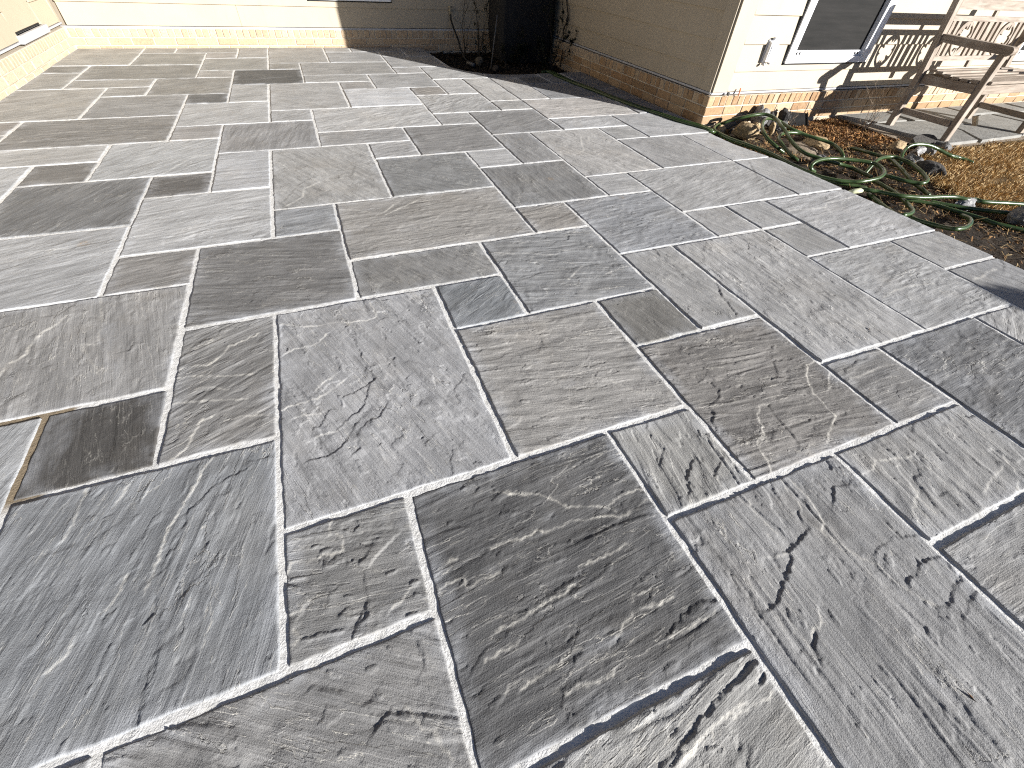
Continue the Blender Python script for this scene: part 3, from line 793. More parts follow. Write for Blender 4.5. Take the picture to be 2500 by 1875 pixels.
def make_slab(k, rec):
    i0, j0, i1, j1, c, ang, step = rec
    if GY(j0) > float(y_limit(np.array([GX(i0)]))[0]) - 0.05 and GY(j0) > float(y_limit(np.array([GX(i1)]))[0]) - 0.05:
        return 0
    rs = np.random.RandomState(1000 + k)
    x0, x1, y0, y1 = GX(i0), min(GX(i1), 9), GY(j0), GY(j1)
    if i1 > 10: x1 = GX(10.5)
    g = rs.uniform(0.0055, 0.0105, 4)
    x0 += g[0]; x1 -= g[1]; y0 += g[2]; y1 -= g[3]
    cx, cy = (x0 + x1) / 2, (y0 + y1) / 2
    d = math.sqrt(max(abs(cx) - (x1 - x0) / 2, 0) ** 2 + max(abs(cy) - (y1 - y0) / 2, 0) ** 2 + 1.0)
    spc = max(0.0026 * d, 0.0030)
    if j1 <= -1: spc = 0.02
    def axis(w):
        n = max(4, int(w / spc))
        return np.concatenate([[0, 0.0022 / w, 0.0048 / w], np.linspace(0.0085 / w, 1 - 0.0085 / w, n), [1 - 0.0048 / w, 1 - 0.0022 / w, 1]])
    u = axis(x1 - x0); v = axis(y1 - y0)
    UU, VV = np.meshgrid(u, v)
    o = rs.uniform(0, 300, 8)
    def wav(tt, oo, L):
        return 0.0024 * perlin(tt * L / 0.09 + oo, np.full_like(tt, oo * 1.7)) + 0.0013 * perlin(tt * L / 0.022 + oo, np.full_like(tt, oo * .7))
    W_, H_ = x1 - x0, y1 - y0
    xl = x0 + wav(VV, o[0], H_); xr = x1 + wav(VV, o[1], H_)
    yb = y0 + wav(UU, o[2], W_); yt = y1 + wav(UU, o[3], W_)
    X_ = xl + (xr - xl) * UU
    yl_ = y_limit(X_)
    yt = np.minimum(yt, np.maximum(yl_, y0 + 0.004))
    Y_ = yb + (yt - yb) * VV
    xr2 = np.minimum(xr, np.maximum(x_limit(Y_), x0 + 0.02))
    X_ = xl + (xr2 - xl) * UU
    a_ = math.radians(ang)
    ca, sa = math.cos(a_), math.sin(a_)
    px = X_ - cx; py = Y_ - cy
    A = ca * px + sa * py; B = -sa * px + ca * py
    # the stone splits along thin layers: flat plateaus with sharp ragged steps between them
    B2 = B + 0.016 * perlin(A / 0.40 + o[4], B / 0.30 + o[5])
    jag = 0.050 * perlin(A / 0.034 + o[6], B / 0.020 + o[7]) + 0.030 * perlin(A / 0.012 + o[7], B / 0.009 + o[6]) + 0.016 * perlin(A / 0.005 + o[6], B / 0.0045 + o[7])
    def layers(f_, K, wid, seed):
        t_ = f_ * K + 40.0
        gy, gx = np.gradient(t_)
        gx = gx / np.maximum(np.gradient(X_, axis=1), 1e-4); gy = gy / np.maximum(np.gradient(Y_, axis=0), 1e-4)
        tw = np.clip(np.hypot(gx, gy) * wid, 0.004, 0.45)
        fl = np.floor(t_).astype(np.int64); fr = t_ - fl
        Hs = np.random.RandomState(seed).choice([-1.0, -0.55, 0.0, 0.0, 0.45, 0.9], 90)
        e_ = np.clip(fr / tw, 0, 1); e_ = e_ * e_ * (3 - 2 * e_)
        return Hs[fl - 1] + (Hs[fl] - Hs[fl - 1]) * e_
    wd = max(0.0034, spc * 1.2)
    f1 = fbm(A / 0.60 + o[4], B2 / 0.085 + o[5], 2, 0.45)
    m1 = np.clip(0.50 + 1.5 * perlin(A / 0.28 + o[7], B / 0.13 + o[4]), 0.0, 1.15)
    h = 0.00055 * step * layers(f1 + jag * 0.8, 3.0 + 0.7 * min(step, 2.6), wd, 10 + k) * m1
    f2 = fbm(A / 0.34 + o[0], B / 0.24 + o[1], 3, 0.5)
    m2 = np.clip(perlin(A / 0.24 + o[3], B / 0.17 + o[2]) * 2.4 + 0.15, 0, 1)
    h = h + 0.0007 * step * layers(f2 + jag * 1.0, 2.4, wd, 500 + k) * m2
    # small lifted flakes
    f3 = fbm(A / 0.075 + o[2], B / 0.026 + o[3], 2, 0.5)
    fl3 = np.clip((f3 + jag * 1.3 - 0.62) / 0.05, 0, 1)
    h = h + 0.0008 * step * fl3 * np.where(perlin(A / 0.3 + o[5], B / 0.2 + o[6]) > 0, 1.0, -0.9)
    # the individual breaks and ridges that can be told apart on these slabs
    ridge_glint = np.zeros(X_.shape)
    for ty, amp, pts in CRACKS:
        xs2 = [p[0] for p in pts]; ys2 = [p[1] for p in pts]
        if max(xs2) < x0 - .01 or min(xs2) > x1 + .01 or max(ys2) < y0 - .01 or min(ys2) > y1 + .01:
            continue
        best = np.full(X_.shape, 9.0); bx = np.zeros(X_.shape); by = np.zeros(X_.shape)
        jx = 0.0050 * perlin(X_ / 0.016 + o[1], Y_ / 0.016) + 0.002 * perlin(X_ / 0.006, Y_ / 0.006 + o[1])
        jy = 0.0050 * perlin(X_ / 0.016 + o[2], Y_ / 0.016 + 7) + 0.002 * perlin(X_ / 0.006 + 5, Y_ / 0.006 + o[2])
        qx = X_ + jx; qy = Y_ + jy
        for (ax, ay), (cx2, cy2) in zip(pts[:-1], pts[1:]):
            dx, dy = cx2 - ax, cy2 - ay
            tt = np.clip(((qx - ax) * dx + (qy - ay) * dy) / (dx * dx + dy * dy + 1e-12), 0, 1)
            ex = qx - ax - tt * dx; ey = qy - ay - tt * dy
            d2 = np.hypot(ex, ey)
            m_ = d2 < best
            best = np.where(m_, d2, best); bx = np.where(m_, ex, bx); by = np.where(m_, ey, by)
        side = np.clip((-0.58 * bx + 0.81 * by) / 0.0018, -1, 1) * (1.0 if ty == 'b' else -1.0)
        wob = np.clip(0.85 + 0.7 * perlin(X_ / 0.05 + o[3], Y_ / 0.05), 0.25, 1.4)
        h = h + side * (0.00085 if ty == 'b' else 0.00105) * amp * wob * np.exp(-best / 0.020)
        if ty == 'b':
            ridge_glint = np.maximum(ridge_glint, np.clip(wob, .3, 1.0) * np.exp(-(best / (0.0016 + 0.0004 * amp + spc * .2)) ** 2) * min(0.7, 0.42 * amp))  # mask for the bright line painted where a break faces the sun
    # patches of splintered texture
    rough = np.clip(perlin(A / 0.20 + o[1], B / 0.09 + o[0]) * 2.0 - 0.15, 0, 1)
    h = h + (0.00045 * step) * rough * (np.abs(perlin(A / 0.024 + o[4], B / 0.008)) * 1.3 + 0.5 * perlin(A / 0.010, B / 0.006 + o[5]))
    h = h + 0.00028 * perlin(A / 0.08 + o[4], B / 0.007 + o[5]) + 0.0009 * step * perlin(px / 0.45 + o[5], py / 0.45 + o[4])
    tilt = rs.uniform(-0.003, 0.003, 2)
    h = 0.0036 * np.tanh(h / 0.0036)
    z = np.maximum(rs.uniform(0.0004, 0.0030) + h + tilt[0] * px + tilt[1] * py, -0.0024)
    eu = np.minimum(UU * W_, (1 - UU) * W_); ev = np.minimum(VV * H_, (1 - VV) * H_)
    ed = np.minimum(eu, ev)
    rim = 0.0045 + 0.003 * perlin(X_ / 0.04 + o[0], Y_ / 0.04 + o[1])
    tr_ = np.clip(ed / rim, 0, 1)
    z = -0.0055 + (z + 0.0055) * np.sqrt(tr_ * (2 - tr_))
    z = np.where(yl_ < y0 + 0.012, -0.2, z)
    P = np.stack([X_, Y_, z], -1)
    # skirt
    def pad(arr):
        q_ = arr.copy(); q_[..., 2] = np.minimum(-0.035, q_[..., 2] - 0.02); return q_
    P = np.concatenate([pad(P[:1]), P, pad(P[-1:])], 0)
    P = np.concatenate([pad(P[:, :1]), P, pad(P[:, -1:])], 1)
    me, q = grid_mesh('paving_slab', P, M['stone'])
    e2 = np.pad(ed, 1, mode='edge'); e2[0] = e2[-1] = 0; e2[:, 0] = e2[:, -1] = 0
    at = me.attributes.new('edge', 'FLOAT', 'POINT')
    at.data.foreach_set('value', e2.astype(np.float32).ravel())
    at = me.attributes.new('ridge_glint', 'FLOAT', 'POINT')
    at.data.foreach_set('value', np.pad(ridge_glint, 1, mode='edge').astype(np.float32).ravel())
    A2 = np.pad(A + o[4], 1, mode='edge').ravel(); B3 = np.pad(B + 0.35 * (B2 - B) + o[5], 1, mode='edge').ravel()
    uvl = me.uv_layers.new(name='grain')
    uv = np.stack([A2[q.ravel()], B3[q.ravel()]], -1).astype(np.float32)
    uvl.data.foreach_set('uv', uv.ravel())
    ob = link('paving_slab', me, patio)
    gm = sum(c) / 3.0
    cc = [(gm + (x - gm) * 0.42 + 2 - 156) * 0.93 + 156 for x in c]
    ob.color = (lin(cc[0]) * KA, lin(cc[1]) * KA, lin(cc[2]) * KA, min(1.0, 0.30 + 0.33 * step))
    return len(q)

nq = 0
for k, rec in enumerate(SL + fill):
    nq += make_slab(k, rec)
print('slab quads', nq)

# ------------------------------------------------------------------ house
house = tag(empty('house', (0, 6.9, 0)), 'beige lap sided house on a low tan brick plinth, wrapped round the stone patio', 'house')

class Wall:
    def __init__(self, o, u, n):
        self.o, self.u, self.n = Vector((o[0], o[1], 0)), Vector((u[0], u[1], 0)).normalized(), Vector((n[0], n[1], 0)).normalized()
        self.m = Matrix(((self.u.x, self.n.x, 0, self.o.x), (self.u.y, self.n.y, 0, self.o.y), (0, 0, 1, 0), (0, 0, 0, 1)))   # local (along, out, up)
        if self.m.to_3x3().determinant() < 0:
            self.flip = True
        else:
            self.flip = False
    def put(self, mb):
        mb.v = [tuple(self.m @ Vector(p)) for p in mb.v]
        if self.flip:
            mb.f = [q[::-1] for q in mb.f]
        return mb

u_side = Vector((GX(10.03) - GX(10.25), GY(17.8) - GY(10.62), 0)).normalized()
w_front = Wall((3.174, 3.277), (1, 0), (0, -1))
w_side = Wall((3.174, 3.277), u_side, (-u_side.y, u_side.x))
w_back = Wall((-2.189, 6.926), (1, 0), (0, -1))
w_left = Wall((-2.189, 6.926), (0, -1), (1, 0))

# solid wall behind the boards
mb = MB()
for lo, hi in (((3.18, 3.29, -0.3), (9.6, 9.4, 2.7)), ((-2.6, 6.94, -0.3), (3.16, 9.4, 2.7)), ((-6.0, 1.9, -0.3), (-2.20, 9.4, 2.7))):
    mb.box(lo, hi)
mb.build('wall', M['wall'], house)

def boards(wall, L0, L1, zs, openings=(), joints=(), t0=0.018):
    for bi in range(len(zs) - 1):
        z0, z1 = zs[bi], zs[bi + 1]
        segs = [(L0, L1)]
        for a, b_, za, zb in openings:
            if zb > z0 + 0.004 and za < z1 - 0.004:
                # a board that meets an opening is notched: split round it
                new = []
                for s0, s1 in segs:
                    if b_ <= s0 or a >= s1: new.append((s0, s1)); continue
                    if a > s0: new.append((s0, a))
                    if b_ < s1: new.append((b_, s1))
                    lo_, hi_ = max(s0, a), min(s1, b_)
                    if za > z0 + 0.004: one_board(wall, lo_, hi_, z0, za, z0, z1, t0)
                segs = new
        for jx in joints:
            if jx[0] == bi:
                segs = [p for s0, s1 in segs for p in (((s0, jx[1] - 0.0012), (jx[1] + 0.0012, s1)) if s0 < jx[1] < s1 else ((s0, s1),))]
        for s0, s1 in segs:
            if s1 - s0 > 0.01:
                one_board(wall, s0, s1, z0, z1, z0, z1, t0)

def one_board(wall, s0, s1, z0, z1, zb0, zb1, t0):
    lap = 0.012
    def out(z): return t0 - (t0 - 0.004) * (z - zb0) / (zb1 - zb0)
    n = max(1, int((s1 - s0) / 0.5))
    mb = MB()
    a0, a1 = out(z0), out(z1)
    top = min(z1 + lap, z1 + lap if z1 == zb1 else z1)
    prof = [(-0.004, z0), (a0 - 0.0015, z0), (a0, z0 + 0.0015), (out(top) if z1 == zb1 else a1, top), (-0.004, top)]
    vs_ = []
    for k in range(n + 1):
        s = s0 + (s1 - s0) * k / n
        wob = random.uniform(-0.0006, 0.0006)
        vs_ += [(s, d_ + (wob if d_ > 0 else 0), z_) for d_, z_ in prof]
    fs = []
    m_ = len(prof)
    for k in range(n):
        for e in range(m_ - 1):
            fs.append((k * m_ + e, k * m_ + e + 1, (k + 1) * m_ + e + 1, (k + 1) * m_ + e))
    fs.append(tuple(range(m_))[::-1]); fs.append(tuple(n * m_ + e for e in range(m_)))
    mb.add(vs_, fs)
    wall.put(mb)
    mb.build('siding_board', M['siding'], house)

def courses(z_first, z_second, step, top=2.66):
    out = [z_first, z_second]
    while out[-1] + step < top: out.append(out[-1] + step)
    out.append(top)
    return out
F = 1.0124
WIN1 = (3.795 * F - 3.174, 4.797 * F - 3.174, 0.416, 1.62)
WIN2 = (7.05 * F - 3.174, 8.05 * F - 3.174, 0.400, 1.60)
boards(w_front, 0.156, 6.4, courses(0.2255, 0.362, 0.1795), (WIN1, WIN2), ((0, 1.415), (2, 0.62 + 2.4)))
boards(w_side, 0.125, 6.0, courses(0.2255, 0.372, 0.1785), (), ((1, 3.1),))
boards(w_back, 0.06, 5.34, courses(0.187, 0.371, 0.1805), ((2.45, 3.39, 0.432, 1.7),), ((0, 1.675), (1, 3.70), (2, 1.1)))
boards(w_left, 0.05, 5.0, courses(0.215, 0.400, 0.18), ((0.49, 1.13, 0.246, 2.1),), ((0, 2.1),))
# corner boards
for w, s0, s1, z0 in ((w_front, 0.0, 0.154, 0.224), (w_side, 0.0, 0.123, 0.224), (w_left, 0.0, 0.05, 0.212)):
    mb = MB().box((s0, -0.004, z0), (s1, 0.017, 2.66), 0.0)
    w.put(mb).build('corner_board', M['trim'], house)
# metal flashing between siding and brick
for w, s0, s1, z0 in ((w_front, -0.012, 6.4, 0.208), (w_side, -0.012, 6.0, 0.208), (w_back, 0.0, 5.34, 0.168), (w_left, 0.0, 5.0, 0.196)):
    mb = MB().box((s0, -0.004, z0), (s1, 0.022, z0 + 0.014), 0.0)
    w.put(mb).build('flashing', M['flashing'], house)

# brick plinth
brick_meshes = {}
def brick_mesh(kind, var):
    key = (kind, var)
    if key in brick_meshes: return brick_meshes[key]
    rb = random.Random(hash(kind) % 100 + var * 7 if False else (var * 7 + (3 if kind == 'rowlock' else 50)))
    l, d, h = (0.0585, 0.11, 0.079) if kind == 'rowlock' else (0.196, 0.095, 0.058)
    mb = MB()
    vs_, fs = chamfer_box((-l / 2, -d, 0), (l / 2, 0, h), 0.0035)
    vs_ = [(x + rb.uniform(-.0015, .0015), y + rb.uniform(-.0018, .0018), z + rb.uniform(-.0015, .0015) - (0.010 * (y + d) / d if kind == 'rowlock' and z > h / 2 else 0)) for x, y, z in vs_]
    mb.add(vs_, fs)
    brick_meshes[key] = mb.mesh('brick', M['brick'])
    return brick_meshes[key]
TONES = [(0.34, 0.225, 0.125), (0.36, 0.245, 0.14), (0.32, 0.21, 0.118), (0.38, 0.27, 0.165), (0.35, 0.24, 0.145), (0.39, 0.295, 0.195), (0.30, 0.19, 0.105)]
cand = []
rb = random.Random(21)
def course(wall, s0, s1, z, kind, face, shift=0.0, pale=0.0):
    pit = 0.0675 if kind == 'rowlock' else 0.2055
    s = s0 + shift
    while s < s1:
        l = (0.0585 if kind == 'rowlock' else 0.196)
        c = s + l / 2
        cand.append((wall, c, z, kind, face, rb.randrange(6), rb.choice(TONES), rb.uniform(0.86, 1.14), pale))
        s += pit
FO = 0.04       # brick face stands proud of the siding plane
for w, s0, s1, zz, lo in ((w_front, -0.038, 5.6, 0.128, 3), (w_side, 0.026, 3.1, 0.128, 3), (w_back, 0.045, 5.0, 0.094, 2), (w_left, 0.10, 3.4, 0.100, 2)):
    course(w, s0, s1, zz, 'rowlock', FO, 0.0, 0.85 if w is w_left else (0.4 if w is w_back else 0.0))
    for k in range(lo):
        course(w, s0, s1, zz - 0.067 * (k + 1), 'stretcher', FO, -0.0 if k % 2 else (-0.098 if w is not w_front and w is not w_side else 0.0), 0.75 if w is w_left else (0.3 if w is w_back else 0.0))
    for k in range(0):
        pass
def world_of(c):
    w = c[0]
    return w.m @ Vector((c[1], c[4], c[2]))
camv = Vector((0, 0, CAM_H))
view = -bk
def seen(c):
    p = world_of(c) - camv
    zc = p.dot(view)
    if zc < 0.1: return -1
    X_ = p.dot(rx) / zc * 1017.37 / 1250; Y_ = p.dot(ux) / zc * 1017.37 / 937.5
    if abs(X_) > 1.04 or abs(Y_) > 1.06 or world_of(c).z < -0.06: return -1
    sz = (0.0585 if c[3] == 'rowlock' else 0.196)
    return sz * abs(c[0].n.dot(p.normalized())) / zc
cand.sort(key=lambda c: -seen(c))
def brick_matrix(c):
    w = c[0]
    m3 = Matrix(((w.u.x, w.n.x, 0, 0), (w.u.y, w.n.y, 0, 0), (0, 0, 1, 0), (0, 0, 0, 1)))
    p = world_of(c)
    return Matrix.Translation(p) @ m3 @ Matrix.Rotation(rb.uniform(-0.012, 0.012), 4, 'Z') @ Matrix.Translation((0, rb.uniform(-0.003, 0.002), 0))
rest = MB()
n_b = 0
for c in cand:
    mat_ = brick_matrix(c)
    if n_b < 298 and seen(c) > 0:
        ob = link('brick', brick_mesh(c[3], c[5]), house)
        ob.matrix_basis = mat_
        t_ = [x * c[7] for x in c[6]]
        pal = (0.50, 0.43, 0.33)
        ob.color = tuple(a * (1 - c[8]) + b_ * c[8] for a, b_ in zip(t_, pal)) + (1,)
        n_b += 1
    else:
        me_ = brick_mesh(c[3], c[5])
        rest.add([mat_ @ v.co for v in me_.vertices], [tuple(p_.vertices) for p_ in me_.polygons])
ob = rest.build('brick_courses', M['brick'], house)
ob.color = (0.43, 0.345, 0.25, 1)
ob['kind'] = 'stuff'
# mortar core behind the bricks
mb = MB()
e = FO - 0.007
for w, s0, s1, z1 in ((w_front, -0.033, 6.0, 0.200), (w_side, 0.02, 6.0, 0.200), (w_back, 0.0, 5.3, 0.168), (w_left, 0.0, 5.0, 0.176)):
    m2 = MB().box((s0, -0.02, -0.3), (s1, e, z1))
    w.put(m2); mb.add(m2.v, m2.f)
mb.build('plinth_mortar', M['brick_mortar'], house)

# roof and eaves (above the picture)
mb = MB()
for lo, hi in (((2.85, 2.9, 2.67), (9.8, 9.6, 2.72)), ((-2.2, 6.6, 2.67), (2.84, 9.6, 2.72)), ((-6.2, 1.6, 2.67), (-1.87, 6.59, 2.72))):
    mb.box(lo, hi)
mb.build('soffit', M['soffit'], house)
mb = MB()
def gable(lo, hi, h, ax):
    (x0, y0), (x1, y1) = lo, hi
    if ax == 0:
        ym = (y0 + y1) / 2
        vs_ = [(x0, y0, 2.73), (x1, y0, 2.73), (x1, y1, 2.73), (x0, y1, 2.73), (x0, ym, 2.73 + h), (x1, ym, 2.73 + h)]
        fs = [(0, 1, 5, 4), (3, 4, 5, 2), (0, 4, 3), (1, 2, 5), (0, 3, 2, 1)]
    else:
        xm = (x0 + x1) / 2
        vs_ = [(x0, y0, 2.73), (x1, y0, 2.73), (x1, y1, 2.73), (x0, y1, 2.73), (xm, y0, 2.73 + h), (xm, y1, 2.73 + h)]
        fs = [(0, 4, 5, 3), (1, 2, 5, 4), (0, 1, 4), (3, 5, 2), (0, 3, 2, 1)]
    mb.add(vs_, fs)
gable((2.85, 2.9), (9.8, 9.6), 1.2, 0)
gable((-2.2, 6.6), (2.84, 9.6), 0.6, 0)
gable((-6.2, 1.6), (-1.87, 6.59), 0.8, 1)
mb.build('roof', M['roof'], house)

# windows on the wing front
def window(s0, s1, z0, z1, w=w_front, sill=0.045, jamb=0.075, slot=True):
    fr = MB()
    fr.box((s0, -0.05, z0), (s1, 0.034, z0 + sill), 0.002)
    fr.box((s0, -0.05, z0 + sill + .0005), (s0 + jamb, 0.034, z1 - sill), 0.002)
    fr.box((s1 - jamb - .03, -0.05, z0 + sill + .0005), (s1, 0.034, z1 - sill), 0.002)
    fr.box((s0, -0.05, z1 - sill + .0005), (s1, 0.034, z1), 0.002)
    f = w.put(fr).build('window', M['vinyl'], house)
    b_ = MB(); b_.box((s0 - 0.012, -0.05, z0 - 0.012), (s0 - .0005, 0.02, z1)); b_.box((s0 - 0.012, -0.05, z0 - 0.012), (s1 + 0.01, 0.020, z0 - .0005))
    w.put(b_).build('backing_strip', M['dark'], f)
    # a step moulded in the right jamb
    j = MB()
    j.box((s1 - jamb - .028, 0.0341, z0 + sill + .02), (s1 - jamb - .012, 0.040, z1 - sill), 0.001)
    j.box((s1 - 0.045, 0.0341, z0 + sill + .001), (s1 - .038, 0.039, z1 - sill), 0.001)
    w.put(j).build('jamb_rib', M['vinyl'], f)
    x0, x1 = s0 + jamb, s1 - jamb - .03
    sa = MB(); sa.box((x0 + .0005, -0.045, z0 + sill + .001), (x1 - .0005, 0.012, z0 + sill + 0.040), 0.0015)
    w.put(sa).build('sash_rail', M['vinyl'], f)
    if slot:
        sl = MB()
        for cx_ in (x0 + 0.04, x0 + 0.075, x1 - 0.075, x1 - 0.04):
            sl.box((cx_ - 0.008, 0.0125, z0 + sill + 0.010), (cx_ + 0.008, 0.0150, z0 + sill + 0.028))
        w.put(sl).build('weep_slot', M['dark'], f)
    sc = MB(); sc.box((x0 + .0005, -0.03, z0 + sill + 0.0405), (x1 - .0005, 0.0, z1 - sill - .001))
    w.put(sc).build('insect_screen', M['screen'], f)
    return f
window(*WIN1)
window(*WIN2)
window(2.45, 3.39, 0.432, 1.7, w_back, 0.05, 0.06)
# flush door in the left wall with its threshold
dr = MB(); dr.box((0.50, -0.05, 0.262), (1.12, 0.004, 2.05), 0.003)
d_ = w_left.put(dr).build('door', M['trim'], house)
th = MB(); th.box((0.47, -0.05, 0.190), (1.15, 0.045, 0.246), 0.004)
w_left.put(th).build('threshold', M['flashing'], d_)
gp = MB(); gp.box((0.492, -0.055, 0.2465), (1.128, -0.006, 0.2615)); gp.box((0.492, -0.055, 0.2620), (0.4995, -0.006, 2.05))
w_left.put(gp).build('door_gap', M['dark'], d_)

# outlet cover on the wing front
oc = tag(empty('outlet_cover', (3.60, 3.26, 0.42)), 'grey weatherproof outlet cover on the beige siding beside the window', 'outlet cover')
bx = 3.595 * 1.008 - 3.174
mb = MB(); mb.box((bx - 0.05, 0.008, 0.425), (bx + 0.05, 0.026, 0.575), 0.004)
w_front.put(mb).build('base_plate', M['clear'], oc)
mb = MB()
vs_ = [(bx - .042, .026, .432), (bx + .042, .026, .432), (bx + .042, .026, .568), (bx - .042, .026, .568),
       (bx - .040, .058, .436), (bx + .040, .058, .436), (bx + .040, .055, .552), (bx - .040, .055, .552), (bx + .036, .042, .564), (bx - .036, .042, .564)]
fs = [(0, 1, 5, 4), (1, 2, 8, 6, 5), (3, 0, 4, 7, 9), (4, 5, 6, 7), (7, 6, 8, 9), (9, 8, 2, 3)]
mb.add(vs_, fs)
w_front.put(mb).build('hood', M['vinyl'], oc)
mb = MB(); mb.box((bx - .030, .0575, .448), (bx + .026, .0625, .540), 0.0015)
w_front.put(mb).build('front_panel', M['vinyl'], oc)
mb = MB(); mb.box((bx - .020, .026, .5755), (bx + .020, .050, .590), 0.003)
w_front.put(mb).build('hinge', M['clear'], oc)
mb = MB(); mb.box((bx - .044, .0265, .410), (bx - .028, .060, .4245), 0.002); mb.box((bx + .02, .0265, .414), (bx + .036, .055, .4245), 0.002)
w_front.put(mb).build('latch', M['clear'], oc)
# small bits on the brick ledge
mb = MB(); mb.tube([(3.425, 3.215, 0.205), (3.432, 3.222, 0.232), (3.440, 3.236, 0.252)], [0.007, 0.008, 0.005], 6)
tag(mb.build('plant_tag', M['orange'], None), 'short orange plastic stub leaning on the brick ledge', 'plastic stub')
def rock(name, c, size, seed, color, label, cat='rock', group=None, sub=3, squash=0.7, rough=0.35, rot=None):
    bm = bmesh.new()
    bmesh.ops.create_icosphere(bm, subdivisions=sub, radius=1.0)
    rr_ = random.Random(seed)
    off = Vector((rr_.uniform(0, 50), rr_.uniform(0, 50), rr_.uniform(0, 50)))
    planes = []
    for _ in range(9):
        n_ = Vector((rr_.gauss(0, 1), rr_.gauss(0, 1), rr_.gauss(0, 1))).normalized()
        planes.append((n_, rr_.uniform(0.55, 0.9)))
    for v in bm.verts:
        p = v.co.copy()
        for n_, dd in planes:
            s_ = p.dot(n_) - dd
            if s_ > 0: p -= n_ * s_ * 0.92
        p *= 1 + rough * 0.35 * mnoise.noise(p * 1.6 + off) + rough * 0.16 * mnoise.noise(p * 5 + off)
        v.co = p
    sx, sy, sz = size
    R_ = Matrix.Rotation(rr_.uniform(0, 6.28), 3, 'Z') @ Matrix.Rotation(rr_.uniform(-.35, .35), 3, 'X') if rot is None else rot
    for v in bm.verts:
        p = R_ @ Vector((v.co.x * sx, v.co.y * sy, v.co.z * sz))
        v.co = p
    zmin = min(v.co.z for v in bm.verts)
    for v in bm.verts: v.co.z -= zmin
    me_ = bpy.data.meshes.new(name); bm.to_mesh(me_); bm.free()
    me_.materials.append(M['rock'])
    ob = link(name, me_)
    ob.location = c
    ob.color = color + (1,)
    return tag(ob, label, cat, group)
rock('pebble', (3.315, 3.222, 0.204), (0.017, 0.012, 0.014), 5, (0.12, 0.115, 0.11), 'small grey pebble lying on the brick ledge near the corner', 'pebble', sub=2)

# ------------------------------------------------------------------ bench
bench = tag(empty('garden_bench', (5.66, 2.6, 0)), 'weathered teak garden bench with oval fretwork back, in front of the beige wall', 'bench')
BX0, BX1 = 5.07, 6.275
PW = 0.056
def ext(pts, thick, axis_y0, lean):
    return pts
def beam(name, p0, p1, wx, wy, mat, parent, ch=0.003, upx=Vector((1, 0, 0))):
    """straight square bar from p0 to p1; wx along upx, wy along the third axis"""
    p0, p1 = Vector(p0), Vector(p1)
    d = (p1 - p0); L = d.length; d.normalize()
    a = (upx - d * upx.dot(d)).normalized(); b_ = d.cross(a)
    vs_, fs = chamfer_box((-wx / 2, -wy / 2, 0), (wx / 2, wy / 2, L), ch)
    m_ = Matrix((a, b_, d)).transposed()
    mb = MB().add([p0 + m_ @ Vector(v) for v in vs_], fs)
    return mb.build(name, mat, parent)
def back_y(z):                       # the back leans towards the wall above the seat
    return 2.845 if z < 0.40 else 2.845 + 0.065 * (z - 0.40) / 0.5
for x in (BX0, BX1):
    mb = MB()
    prof = [(0.0, 2.845), (0.40, 2.845), (0.925, 2.845 + 0.068)]
    vs_ = []
    for z, y in prof:
        vs_ += [(x - PW / 2, y - 0.024, z), (x + PW / 2, y - 0.024, z), (x + PW / 2, y + 0.024, z), (x - PW / 2, y + 0.024, z)]
    fs = [(0, 3, 2, 1), (8, 9, 10, 11)]
    for k in range(2):
        for e_ in range(4):
            fs.append((k * 4 + e_, k * 4 + (e_ + 1) % 4, (k + 1) * 4 + (e_ + 1) % 4, (k + 1) * 4 + e_))
    mb.add(vs_, fs)
    mb.build('leg', M['woodv'], bench)
    beam('leg', (x + (0.0 if x > 5.5 else 0.05), 2.365, 0.0), (x + (0.0 if x > 5.5 else 0.035), 2.372, 0.605), 0.058, 0.046, M['woodv'], bench)
    xs = x + (0.02 if x < 5.5 else 0.0)
    beam('side_rail', (xs, 2.39, 0.375), (xs, 2.82, 0.365), 0.03, 0.065, M['woody'], bench, upx=Vector((1, 0, 0)))
    beam('stretcher', (xs, 2.39, 0.125), (xs, 2.822, 0.125), 0.028, 0.046, M['woody'], bench)
    # arm with a rounded nose
    xa = x + (0.02 if x < 5.5 else -0.005)
    mb = MB()
    pts = []
    for k in range(0, 9):
        a = math.pi * (0.5 + k / 8.0)
        pts.append((2.335 + 0.030 * math.cos(a), 0.630 + 0.0275 * math.sin(a)))
    prof = [(2.85, 0.662)] + pts + [(2.60, 0.606), (2.85, 0.617)]
    prof = [(2.865, 0.668), (2.70, 0.664), (2.50, 0.660)] + pts + [(2.50, 0.606), (2.70, 0.612), (2.865, 0.618)]
    n_ = len(prof)
    vs_ = [(xa - 0.034, y, z) for y, z in prof] + [(xa + 0.034, y, z) for y, z in prof]
    fs = [tuple(range(n_)), tuple(range(2 * n_ - 1, n_ - 1, -1))] + [(i, n_ + i, n_ + (i + 1) % n_, (i + 1) % n_) for i in range(n_)]
    mb.add(vs_, fs)
    mb.build('armrest', M['woody'], bench)
